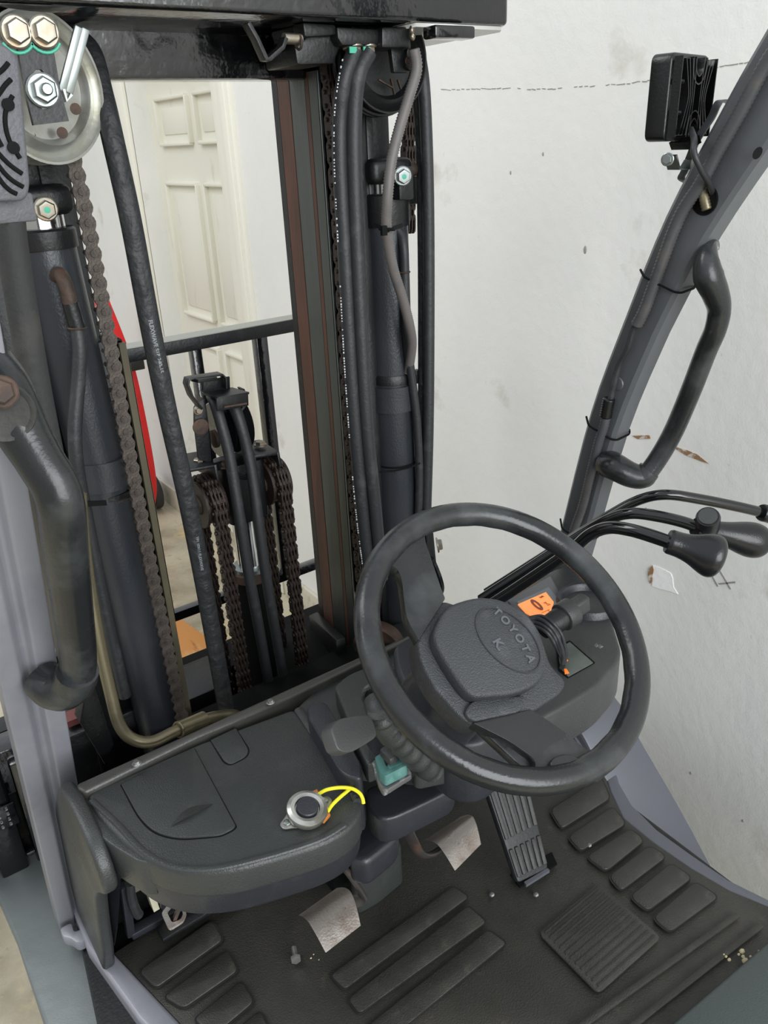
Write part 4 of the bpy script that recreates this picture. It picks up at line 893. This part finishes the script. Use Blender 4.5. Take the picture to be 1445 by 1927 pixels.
# ribbed conduit
def conduit(name, pts, r, material, pitch=.0042, label=None, k=10):
    p = resample(smooth(pts, k), pitch / 2); rr = [r if i % 2 else r * .86 for i in range(len(p))]
    o = M().tube(p, rr, 12).build(name, material, FL, ang=80)
    if label: o['label'] = label
    return o
conduit('wiring_conduit', path([(779, 92, 1.06), (784, 130, 1.06), (770, 180, 1.06), (752, 240, 1.06), (737, 300, 1.06), (730, 360, 1.06), (727, 420, 1.07), (731, 460, 1.08), (741, 510, 1.09), (757, 560, 1.10), (770, 610, 1.11), (775, 650, 1.13), (768, 700, 1.16)]), .0088, m_cond, label='light grey ribbed conduit winding down beside the right cylinder')
M().ring(P(728, 431, y=1.07), (.1, 0, 1), .011, .0028, 24, 6).build('cable_tie', m_flat, FL)
M().sweep([P(700, 420, y=1.10), P(728, 434, y=1.06), P(757, 424, y=1.10)], UP, .006, .002).build('cable_tie_strap', m_flat, FL)
M().box(P(722, 434, y=1.052), (.009, .006, .014)).build('tie_lock', m_flat, FL)
# left cylinder plumbing
o = hose('elbow_pipe', [(106, 520, 1.165), (112, 516, 1.145), (121, 530, 1.13), (129, 556, 1.125), (134, 580, 1.125)], .0095, m_rust, 'rusty elbow welded into the left cylinder')
M().cyl(P(132, 570, y=1.125), P(146, 618, y=1.125), .0105, 16).build('pipe_sleeve', m_black, FL)
M().ring(P(145, 617, y=1.125), (.1, 0, 1), .0115, .0016, 24, 6).build('hose_ring', m_rust, FL)
hose('thin_hose', [(144, 612, 1.125), (150, 660, 1.12), (147, 720, 1.12), (141, 800, 1.115), (143, 860, 1.115), (152, 920, 1.12), (161, 965, 1.12), (180, 1060, 1.12), (205, 1180, 1.12), (235, 1310, 1.12)], .0098, m_rubber, 'thin hose running down the left lift cylinder')
M().sweep([P(146, 948, y=1.11), P(165, 948, y=1.105), P(200, 946, y=1.11)], UP, .008, .002).build('cable_tie', m_flat, FL)
hose('tilt_hose', [(14, 300, 1.02), (18, 420, 1.02), (32, 520, 1.02), (52, 640, 1.02), (70, 740, 1.02), (88, 830, 1.02), (98, 880, 1.02)], .0175, m_hoseg, 'thick dusty grey hose beside the left pillar')
hose('mast_pipe', [(150, 930, 1.06), (162, 1060, 1.06), (183, 1190, 1.05), (207, 1300, 1.04), (224, 1362, 1.03), (248, 1390, 1.02), (285, 1396, 1.01), (330, 1376, 1.01), (365, 1362, 1.02), (400, 1350, 1.03), (436, 1345, 1.05), (452, 1350, 1.08)], .0092, m_bronze, 'olive brown steel pipe curving up to the left of the cowl rail')
M().cyl(P(336, 1373, y=1.01), P(384, 1353, y=1.025), .0125, 18).build('pipe_union', m_bronze, FL)
M().ring(P(336, 1373, y=1.01), P(384, 1353, y=1.025) - P(336, 1373, y=1.01), .0115, .002, 20, 6).build('union_bead', m_bronze, FL)

# ---- centre free-lift cylinder with its chain wheels and top hose pulley
yc = 1.28
xc = P(470, 1050, y=yc).x
zr0, zr1 = P(466, 1092, y=yc - .03).z, P(462, 985, y=yc - .03).z
cc_ = M().cyl((xc, yc, .55), (xc, yc, zr0 - .012), .034, 36).build('free_lift_cylinder', m_flat, FL)
M().lathe((xc, yc, zr0 - .014), UP, [(.036, 0), (.038, .002), (.038, .018), (.034, .020), (0, .020)], 36).build('gland_ring', m_rust, cc_)
M().lathe((xc, yc, zr0 + .004), UP, [(.034, 0), (.034, .010), (.025, .012)], 36).build('gland_lip', m_galv, cc_)
M().cyl((xc, yc, zr0), (xc, yc, zr1 + .02), .0245, 36).build('chrome_rod', m_chrome, cc_)
zh = P(455, 872, y=yc - .03).z
M().prism(rounded([V((xc - .040, yc - .035, zr1)), V((xc + .040, yc - .035, zr1)), V((xc + .040, yc + .035, zr1)), V((xc - .040, yc + .035, zr1))], .02, 5), (0, 0, zh - zr1)).build('rod_yoke', m_black, cc_, bevel=.006)
# axle + two chain wheels
zw = P(380, 940, y=1.26).z
def cwheel(px, py, y, R, name, label):
    c = P(px, py, y=y); o = M().lathe(c - V((.016, 0, 0)), XX, [(.012, -.004), (R * 1.12, -.004), (R * 1.12, .001), (R, .003), (R, .029), (R * 1.12, .031), (R * 1.12, .036), (.012, .036)], 44).build(name, m_chaind, FL, label=label)
    M().lathe(c - V((.019, 0, 0)), -XX, [(.018, 0), (.018, .004), (.014, .006), (0, .006)], 24).build('axle_cap', m_rust, o); return c, o
cL, wL_ = cwheel(392, 945, 1.27, .038, 'chain_wheel', 'left rusty chain wheel of the centre cylinder')
cR, wR_ = cwheel(512, 905, 1.27, .038, 'chain_wheel', 'right rusty chain wheel of the centre cylinder')
def wrap(c, R, zbot_f, zbot_b):
    pts = [V((c.x, c.y - R, zbot_f)), V((c.x, c.y - R, c.z))]
    pts = [V((c.x, c.y - R, zbot_f + (c.z - zbot_f) * i / 40)) for i in range(41)]
    pts += [V((c.x, c.y - R * math.cos(a), c.z + R * math.sin(a))) for a in [math.pi * i / 16 for i in range(1, 17)]]
    pts += [V((c.x, c.y + R, c.z - (c.z - zbot_b) * i / 30)) for i in range(1, 31)]
    return pts
def nrm_for(c, pts):
    rp = resample(pts, PT)
    def f(i):
        p = (rp[i] + rp[i + 1]) / 2
        if p.z < c.z: return V((0, -1, 0)) if p.y < c.y else V((0, 1, 0))
        return V((0, p.y - c.y, p.z - c.z))
    return f
for c, nm in ((cL, 'left leaf chain over the centre chain wheel'), (cR, 'right leaf chain over the centre chain wheel')):
    w_ = wrap(c, .045, .72, .72); chain_along(w_, nrm_for(c, w_), 'leaf_chain', a_mesh=leafA, b_mesh=leafB, label=nm)
# chain guards over the wheels
def guard(px_top, y, label, bolt):
    q = [P(a, b, y=y) for a, b in px_top]; g = M().prism([q[0], q[1], q[1] + V((0, .075, .004)), q[0] + V((0, .075, .004))], (0, 0, -.006)); 
    o = g.build('chain_guard', m_black, FL, bevel=.0015, label=label)
    for s, p in ((0, q[0]), (1, q[1])):
        M().prism([p, p + V((0, .075, 0)), p + V((0, .078, -.035)), p + V((0, -.004, -.028))], (.005 if s == 0 else -.005, 0, 0)).build('guard_side', m_black, o, bevel=.001)
    hexbolt('guard_bolt', P(*bolt, y=y + .03), UP, .008, FL, m_bolt)
guard([(352, 884), (408, 874)], 1.235, 'left chain guard plate with bolt', (374, 871))
guard([(476, 858), (526, 850)], 1.235, 'right chain guard plate with bolt', (490, 838))
M().tube(smooth([P(408, 878, y=1.24), P(425, 876, y=1.25), P(440, 890, y=1.25), P(462, 896, y=1.25), P(478, 878, y=1.24)], 4), .008, 8).build('guard_link', m_black, FL)
hexbolt('yoke_bolt', P(424, 878, y=1.24), UP, .009, FL, m_rust)
# top hose pulley bracket
m = M(); m.prism(rounded([P(a, b, y=1.255) for a, b in [(366, 765), (386, 752), (392, 790), (402, 872), (374, 866), (366, 800)]], .004, 2), (0, .006, 0))
m.prism([P(a, b, y=1.255) for a, b in [(386, 752), (392, 790), (402, 872), (398, 872)]], (.004, .045, 0)); m.build('pulley_bracket', m_black, FL, bevel=.001)
M().lathe(P(377, 803, y=1.252), (0, -1, 0), [(.014, 0), (.014, .003), (.008, .004), (0, .003)], 24).build('pivot_washer', m_rust, FL)
hexbolt('bracket_bolt', P(373, 772, y=1.252), (0, -1, 0), .006, FL, m_bolt)
for i, (a, b) in enumerate([(412, 808), (428, 802), (448, 796)]):
    c = P(a, b, y=1.30); M().lathe(c, XX, [(.01, -.008), (.048, -.008), (.050, -.006), (.040, 0), (.050, .006), (.048, .008), (.01, .008)], 40).build('hose_pulley', m_flat if i else m_gloss, FL)
c = P(407, 825, y=1.28); M().lathe(c, -XX, [(.016, 0), (.016, .006), (.01, .008), (0, .008)], 20).build('pulley_hub', m_rust, FL)
# U-shaped keeper and hose guide
M().sweep([P(376, 768, y=1.25), P(358, 744, y=1.25), P(350, 722, y=1.25), P(352, 712, y=1.25), P(360, 711, y=1.25), P(414, 703, y=1.26), P(421, 710, y=1.26), P(422, 730, y=1.26)], YY, .022, .0035).build('hose_keeper', m_black, FL, bevel=.0008)
M().bar(P(366, 716, y=1.24), P(402, 711, y=1.25), .02, .006).build('keeper_sleeve', m_black, FL, bevel=.001)
ga, gb = P(394, 745, y=1.24), P(453, 735, y=1.25)
g = M(); g.bar(ga, gb, .05, .004); g.bar(ga + V((0, -.024, -.010)), gb + V((0, -.024, -.010)), .004, .022); g.bar(ga + V((0, .02, .012)), gb + V((-.01, .02, .012)), .004, .022)
g.build('hose_guide', m_black, FL, bevel=.001, label='scuffed black hose guide on top of the centre pulley')
M().bar(ga + V((.012, -.0265, -.016)), gb + V((-.004, -.0265, -.016)), .001, .003).build('worn_edge', m_rust, FL)
M().sweep([P(453, 730, y=1.27), P(459, 742, y=1.26), P(457, 760, y=1.25), P(448, 772, y=1.25)], YY, .02, .004).build('guide_cheek', m_black, FL)
hose('hydraulic_hose', [(398, 745, 1.30), (402, 752, 1.26), (414, 790, 1.238), (430, 850, 1.225), (441, 910, 1.215), (452, 980, 1.205), (468, 1080, 1.20), (487, 1180, 1.20), (508, 1300, 1.20)], .0098, m_rubber, 'left hose of the pair over the centre pulley')
hose('hydraulic_hose', [(428, 740, 1.30), (434, 748, 1.26), (450, 790, 1.235), (466, 850, 1.225), (477, 910, 1.215), (486, 980, 1.205), (500, 1080, 1.20), (517, 1180, 1.20), (538, 1300, 1.20)], .0098, m_rubber, 'right hose of the pair over the centre pulley')

# ---- carriage backrest
yb = 1.55
def bbar(a, b, w_=.030, h_=.022, name='backrest_bar', material=m_gloss, **k): return M().bar(V(a), V(b), w_, h_, YY).build(name, material, FL, bevel=.002, **k)
zt_ = 1.505; zb_ = .90
o = M().box((.66, yb + .018, zt_ - .012), (1.0, .050, .026)).build('backrest_bar', m_black, FL, bevel=.002, label='top bar of the black load backrest')
M().box((.66, yb + .018, zt_ + .0015), (.996, .046, .002)).build('bar_top_sheen', mat('bar_sheen_grey', (150, 152, 144), .4), o)  # reflected light on the black bar's top, painted on as grey
M().box((.66, yb + .012, zb_), (1.0, .022, .022)).build('backrest_bar', m_gloss, FL, bevel=.002, label='lower bar of the black load backrest')
for x, w_ in ((.492, .012), (.637, .020), (.785, .026), (.93, .026), (.30, .026), (.20, .026)):
    M().box((x, yb + .012, (zt_ + zb_) / 2 - .006), (w_, .026, zt_ - zb_ - .02)).build('backrest_upright', m_gloss, FL, bevel=.002)
# ---- lower mast crossmembers, brackets, roller
M().box((.56, 1.42, .74), (.62, .10, .22)).build('lower_cross_member', m_flat, FL, bevel=.004)
M().box((.46, 1.36, .84), (.10, .12, .05)).build('cross_member_lug', m_black, FL, bevel=.004)
M().prism([P(a, b, z=.86) for a, b in [(556, 1188), (596, 1172), (600, 1225), (560, 1236)]], (0, 0, .006)).build('lug_plate', m_fendr, FL)
M().ring(P(569, 1193, z=.868), UP, .0075, .0012, 20, 6).build('lug_hole', m_flat, FL)
bp_ = [P(581, 1158, y=1.34), P(597, 1151, y=1.34), P(650, 1200, y=1.18), P(632, 1204, y=1.18)]
M().prism(bp_, (0, 0, -.20)).build('tilt_bracket', m_black, FL, bevel=.002)
M().box((.66, 1.28, .76), (.16, .20, .26)).build('axle_housing', m_flat, FL, bevel=.004)
M().box((.62, 1.17, .74), (.50, .06, .34)).build('mast_lower_plate', m_flat, FL)
M().box((.30, 1.17, .66), (.22, .05, .22)).build('mast_lower_plate', m_flat, FL)
rc = P(712, 1218, y=1.14); M().lathe(rc, (-.8, -.6, 0), [(.03, -.02), (.050, -.02), (.052, -.016), (.052, .006), (.048, .010), (.040, .008), (0, .008)], 40).build('guide_roller', m_rust, FL, label='brown steel guide roller beside the tilt bracket')
M().lathe(P(770, 1205, y=1.12), UP, [(.06, -.08), (.06, .0), (.05, .012), (0, .016)], 36).build('brake_reservoir', m_plast, FL)
# black links behind the wheel at the right of the mast
M().bar(P(800, 960, y=1.14), P(812, 1080, y=1.14), .016, .02).build('tilt_link', m_black, FL, bevel=.003)
M().sweep(smooth([P(812, 1050, y=1.12), P(826, 1085, y=1.12), P(830, 1110, y=1.12), P(818, 1130, y=1.12)], 5), YY, .012, .006).build('link_strap', m_gloss, FL)
hexbolt('pin_nut', P(822, 1026, y=1.15), (.8, -.5, .1), .011, FL, m_bolt)

# ---- carriage / fork parts visible low at left
M().box((.10, 1.47, .71), (.62, .05, .30)).build('carriage_plate', m_black, FL, bevel=.004)
cb_ = M().box((.16, 1.40, .82), (.48, .06, .10)).build('carriage_beam', m_gloss, FL, bevel=.006)
M().box((.16, 1.40, .58), (.48, .05, .08)).build('carriage_beam', m_gloss, FL, bevel=.006)
for x in (-.02, .045, .11):
    M().box((x, 1.38, .70), (.05, .06, .30)).build('fork_shank', m_gloss, FL, bevel=.006)
pl3 = M().box((.055, 1.345, .75), (.040, .006, .05)).build('cast_number_plate', m_gloss, FL, bevel=.002)
for i in range(4):
    for j in range(2): text('cast_digit', random.choice('3058'), .010, (.046 + j * .014, 1.3415, .768 - i * .012), XX, UP, m_scuff, pl3, .0005)
M().prism([P(a, b, y=1.16) for a, b in [(162, 1290), (178, 1285), (215, 1400), (198, 1440), (150, 1360)]], (0, .03, 0)).build('side_bracket', m_black, FL, bevel=.002)
M().box((.24, 1.26, .78), (.16, .10, .36)).build('tilt_cylinder_mount', m_black, FL, bevel=.004)
M().box(P(150, 1345, y=1.24), (.05, .03, .012)).build('red_pad', mat('dull_red', (120, 70, 66), .6), FL)

# ---- work lights
def work_light(c, fwd, up_, w_, h_, material, label, ribs=True, hgt0=.012):
    """square LED lamp seen from behind; fwd = direction the light shines"""
    f = V(fwd).normalized(); u = V(up_).normalized(); u = (u - f * u.dot(f)).normalized(); r = f.cross(u); c = V(c)
    q = rounded([c + r * sx1 * w_ / 2 + u * sy1 * h_ / 2 for sx1, sy1 in ((-1, -1), (1, -1), (1, 1), (-1, 1))], .012, 5)
    lamp = M().prism(q, f * .030).build('work_light', material, FL, bevel=.003, seg=3, label=label)
    qi = rounded([c + f * .030 + r * sx1 * w_ * .44 + u * sy1 * h_ * .44 for sx1, sy1 in ((-1, -1), (1, -1), (1, 1), (-1, 1))], .01, 4)
    M().prism(qi, f * .002).build('lens', m_glass, lamp)
    b0 = c - f * .002
    def rib(pts, th=.0018):
        hgt = hgt0; m = M(); p3 = smooth([b0 + r * a * w_ / 2 + u * b * h_ / 2 - f * hgt / 2 for a, b in pts], 5); m.sweep(p3, f, hgt, th); return m.build('cooling_fin', material if hgt0 > .01 else m_flat, lamp)
    for k in range(5):
        e = .92 - k * .17
        rib([(-e, .86), (-e * .78 + .0, .45), (-e * .55 - .04, 0), (-e * .78, -.45), (-e, -.86)][::1] if k else [(-.92, .9), (-.92, -.9)])
        rib([(e, .86), (e * .78, .45), (e * .55 + .04, 0), (e * .78, -.45), (e, -.86)] if k else [(.92, .9), (.92, -.9)])
    for s in (1, -1):
        rib([(-.22, .9 * s), (-.18, .62 * s), (0, .48 * s), (.18, .62 * s), (.22, .9 * s)]); rib([(-.36, .9 * s), (-.28, .48 * s), (0, .30 * s), (.28, .48 * s), (.36, .9 * s)])
    for b in (.35, -.35):
        M().cyl(b0 - r * w_ * .46 + u * h_ * b * .5 , b0 - r * w_ * .30 + u * h_ * b * .5 - f * .006, .0035, 8).build('lug', material, lamp)
    return lamp, (c, f, u, r)
# right lamp: back face quad fitted from four corners
k0, k1, k2, k3 = P(1264, 108, y=.750), P(1338, 94, y=.765), P(1318, 248, y=.765), P(1248, 284, y=.750)
cW = (k0 + k1 + k2 + k3) / 4; ru = ((k0 - k3) + (k1 - k2)).normalized(); rr_ = ((k1 - k0) + (k2 - k3)).normalized(); ff = ru.cross(rr_); ff = ff if ff.dot(cW - V((0, 0, H))) > 0 else -ff
lampR, fr_ = work_light(cW, ff, ru, ((k1 - k0).length + (k2 - k3).length) / 2, ((k0 - k3).length + (k1 - k2).length) / 2, m_lampb, 'square black work lamp with curved cooling fins, on the right pillar')
# left lamp
k0, k1, k2, k3 = P(-60, 70, y=.66), P(40, 95, y=.66), P(52, 372, y=.66), P(-60, 372, y=.66)
lo_ = rounded([P(a, b, y=.66) for a, b in [(-90, 78), (8, 80), (36, 108), (58, 350), (50, 378), (-90, 384)]], [.01, .01, .012, .006, .006, .01], 4)
lampL = M().prism(lo_, (-.004, .034, 0)).build('work_light', m_lampg, FL, bevel=.003, seg=3, label='grey square work lamp cut off by the left frame edge')
for g_ in ([(-10, 142), (0, 135), (8, 128), (16, 118)], [(-12, 190), (0, 174), (10, 160), (21, 149)], [(24, 180), (15, 197), (10, 216), (11, 240), (17, 262), (25, 277), (38, 298)],
           [(-8, 282), (6, 298), (22, 313), (42, 327)], [(-8, 304), (8, 325), (24, 340), (44, 352)], [(-8, 326), (6, 346), (20, 359), (32, 365)], [(-12, 230), (-6, 256), (4, 276)]):
    M().tube(smooth([P(a, b, y=.6592) for a, b in g_], 5), .0016, 8).build('fin_groove', m_flat, lampL)
for (a, b) in ((15, 197), (25, 278)): M().lathe(P(a, b, y=.659), (0, -1, 0), [(.0042, 0), (.0042, .0015), (0, .0018)], 12).build('lug', m_flat, lampL)
M().box(P(4, 392, y=.69), (.04, .03, .02)).build('lamp_foot', m_lampg, FL, bevel=.002)
M().cyl(P(0, 408, y=.70), P(14, 410, y=.70), .006, 6).build('lamp_bolt', m_galv, FL)
M().box(P(0, 402, y=.70), (.010, .01, .012)).build('lamp_bracket', m_galv, FL, bevel=.001)
# right lamp bracket, bolts, lead
bk1 = M().sweep([P(1262, 292, y=.77), P(1268, 318, y=.77), P(1290, 318, y=.76), P(1300, 300, y=.75)], YY, .02, .003).build('lamp_bracket', m_galv, FL, label='zinc plated lamp bracket')
hexbolt('lamp_bolt', P(1256, 300, y=.75), (-.9, -.4, 0), .006, FL, m_galv)
M().sweep([P(1278, 275, y=.76), P(1300, 262, y=.75)], YY, .03, .012).build('lamp_foot', m_lampb, FL)
hexbolt('lamp_bolt', P(1301, 312, y=.74), (.6, -.6, 0), .006, FL, m_galv)
st_ = M().sweep(smooth([P(1298, 345, y=.765), P(1282, 336, y=.77), P(1288, 322, y=.765), P(1296, 300, y=.76), P(1312, 262, y=.745), P(1338, 222, y=.735), P(1348, 200, y=.73), P(1356, 190, y=.73), P(1372, 192, y=.73), P(1376, 200, y=.73)], 4), YY, .012, .003).build('lamp_strap', m_pilr, FL, bevel=.0006, label='bent grey strap holding the lamp to the pillar')
hose('lamp_lead', [(1300, 244, .735), (1306, 262, .70), (1306, 288, .69), (1318, 318, .685), (1334, 345, .69), (1342, 372, .70), (1334, 388, .71)], .0042, m_rubber, 'thin black cable from the lamp into the pillar hole')
# pillar holes, conduit, ties
def on_pr(px, py, x=1.0495): return P(px, py, x=x)
hc = on_pr(1326, 376); M().lathe(hc + V((.0005, 0, 0)), (-1, 0, 0), [(.020, 0), (.0205, .001), (.0180, .0014), (.0178, .0004), (0, .0003)], 36).build('cable_hole', m_flat, FL)
conduit('inner_conduit', [hc + V((-.001, .006, .014)), hc + V((-.002, -.001, .0)), hc + V((-.001, -.006, -.013))], .0075, m_bronze)
M().lathe(P(1425, 288, y=.63), (-.2, -1, -.3), [(.0075, 0), (.0075, .0006), (0, .0004)], 20).build('bolt_hole', m_flat, FL)
M().lathe(on_pr(1163, 722), (-1, 0, 0), [(.011, 0), (.010, .002), (0, .003)], 20).build('plug', m_pilr, FL)
hx = 1.040
ctop = [(1475, 72), (1442, 118), (1396, 205), (1352, 282), (1318, 345), (1277, 411), (1238, 514), (1213, 582), (1197, 612)]
conduit('pillar_conduit', [P(a, b, x=hx) for a, b in ctop], .0095, m_condk, pitch=.0055, label='ribbed cable conduit tied along the right pillar')
for dx_, rr2 in ((0, .0042), (3, .003), (-2, .0028)):
    M().tube(smooth([P(a + dx_, b, x=hx + dx_ * .0008) for a, b in [(1197, 608), (1190, 622), (1180, 656), (1164, 687), (1153, 728), (1147, 755)]], 5), rr2, 8).build('loose_wires', m_rubber, FL)
conduit('pillar_conduit', [P(a, b, x=hx) for a, b in [(1145, 750), (1138, 796), (1126, 834), (1111, 894), (1097, 950), (1082, 992), (1076, 1012)]], .0085, m_condk, pitch=.0055, label='lower piece of ribbed conduit on the right pillar')
conduit('conduit_end', [P(a, b, x=hx - .001) for a, b in [(1146, 750), (1139, 786)]], .0105, m_lampb)
for zz in (P(1240, 520, x=1.047).z, P(1115, 795, x=1.047).z, P(1058, 985, x=1.047).z):
    y0, d = pst(zz); lp = [V((1.049, y0 + .008, zz + .006)), V((1.030, y0 - .014, zz)), V((1.048, y0 - d + .004, zz - .020)), V((1.054, y0 - d - .003, zz - .021)), V((1.087, y0 - d - .003, zz - .018)), V((1.095, y0 - d + .005, zz - .014))]
    M().tube(rounded(lp, .006, 3, closed=False), .0018, 6).build('cable_tie', m_flat, FL)
# ---- grab handles
gl = [(-24, 705, .80), (6, 740, .785), (42, 810, .77), (76, 868, .755), (104, 915, .745), (116, 960, .745), (124, 1040, .77), (136, 1140, .81), (146, 1230, .85), (146, 1275, .87)]
ps = smooth(path(gl), 6); n_ = len(ps)
rad = []
for i in range(n_):
    t = i / (n_ - 1); rad.append(.0250 + .007 * max(0, 1 - t * 3.2) - .0030 * t)
hl = M().tube(ps, rad, 18, flat=(1.0, .88)).build('grab_handle', m_wheel, FL, label='thick worn black grab handle on the left pillar')
q = smooth(path([(146, 1262, .86), (138, 1284, .875), (118, 1296, .89), (96, 1290, .905), (80, 1276, .92)]), 5)
M().tube(q, [.0235 + .003 * math.sin(i / len(q) * 3.1) for i in range(len(q))], 18, flat=(1.0, 1.05)).build('handle_foot', m_wheel, hl)
M().lathe(P(8, 770, y=.76), (-.35, -1, .0), [(.024, .006), (.0275, .009), (.0265, .011), (.024, .0105), (.022, .009), (0, .0085)], 28).build('bolt_recess', m_hoseg, hl)
hexbolt('handle_bolt', P(2, 738, y=.745), (-.1, -1, .3), .010, hl, m_rust)
gr = [(1344, 452, .705), (1336, 466, .700), (1330, 490, .694), (1333, 520, .688), (1346, 552, .683), (1353, 582, .682), (1346, 620, .686), (1328, 662, .70), (1300, 735, .72), (1268, 810, .745), (1240, 860, .76), (1214, 897, .77)]
ps = smooth(path(gr), 6); n_ = len(ps); ra_ = [.004, .012, .020, .0245, .0220, .0195, .0185, .0185, .0185, .0185, .0185, .0185]
hr = M().tube(ps, [ra_[min(i // 6, 11)] + (ra_[min(i // 6 + 1, 11)] - ra_[min(i // 6, 11)]) * (i % 6) / 6 for i in range(n_)], 18, flat=(1.0, .85)).build('grab_handle', m_wheel, FL, label='long black grab handle on the right pillar')
M().ell(ps[-1], .0185, .0175, .0185, n=16).build('handle_elbow', m_wheel, hr)
q = smooth(path([(1222, 884, .768), (1208, 897, .775), (1185, 893, .79), (1160, 880, .81), (1148, 874, .83)]), 5); M().tube(q, [.0180 + .0060 * i / len(q) for i in range(len(q))], 16, flat=(1.0, 1.15)).build('handle_foot', m_wheel, hr)
M().lathe(P(1349, 462, y=.725), (.3, -1, .2), [(.007, 0), (.007, .002), (0, .001)], 16).build('bolt_hole', m_scuff, hr)

# ---- horn button lying on the cowl
hb = thing('horn_button', 'round zinc horn button with black centre and yellow wires, loose on the dashboard', 'horn button', P(577, 1528, z=TZ))
bc = P(577, 1528, z=TZ + .011); ax = V((.05, -.25, 1)).normalized()
M().lathe(bc - ax * .004, ax, [(0, 0), (.022, 0), (.024, .003), (.0255, .010), (.0245, .0125), (.020, .0145), (.0155, .0135), (.0145, .010), (.0140, .010), (0, .010)], 44).build('bezel', m_zinc, hb)
M().lathe(bc + ax * .006, ax, [(0, 0), (.0136, 0), (.0134, .0055), (.0125, .0065), (0, .0070)], 36).build('push_cap', m_plblue, hb)
e0, e1_ = P(540, 1550, z=TZ + .004), P(612, 1508, z=TZ + .004); ed = (e1_ - e0).normalized(); ep = UP.cross(ed)
cen = P(577, 1530, z=TZ + .004)
for s, e in ((1, e0), (-1, e1_)):
    dd = (cen - e).normalized(); pp_ = UP.cross(dd)
    q = rounded([e - dd * .008 - pp_ * .005, e - dd * .008 + pp_ * .005, e + pp_ * .0085, cen - dd * .012 + pp_ * .019, cen - dd * .012 - pp_ * .019, e - pp_ * .0085], .004, 3)
    ear = M().prism([p - UP * .0015 for p in q], UP * .002).build('mounting_ear', m_zinc, hb, bevel=.0005)
    M().lathe(e + UP * .0008, UP, [(.0048, 0), (.0046, .0025), (.002, .0035), (0, .0035)], 6).build('ear_screw', m_galv, ear)
for (a, b, c_, d_) in ((589, 1497, 600, 1492), (603, 1545, 616, 1530)):
    p0, p1 = P(a, b, z=TZ + .006), P(c_, d_, z=TZ + .007); M().bar(p0, p1, .010, .006).build('terminal', m_tan, hb, bevel=.0012)
M().tube(smooth(path_z([(600, 1494, TZ + .008), (615, 1486, TZ + .014), (640, 1482, TZ + .018), (662, 1484, TZ + .020), (676, 1492, TZ + .016), (682, 1502, TZ + .010), (684, 1512, TZ + .004)]), 6), .0023, 10).build('yellow_wire', m_yellow, hb)
M().tube(smooth(path_z([(614, 1532, TZ + .007), (624, 1516, TZ + .008), (638, 1502, TZ + .009), (652, 1490, TZ + .010), (660, 1484, TZ + .010), (668, 1481, TZ + .006)]), 6), .0023, 10).build('yellow_wire', m_yellow, hb)
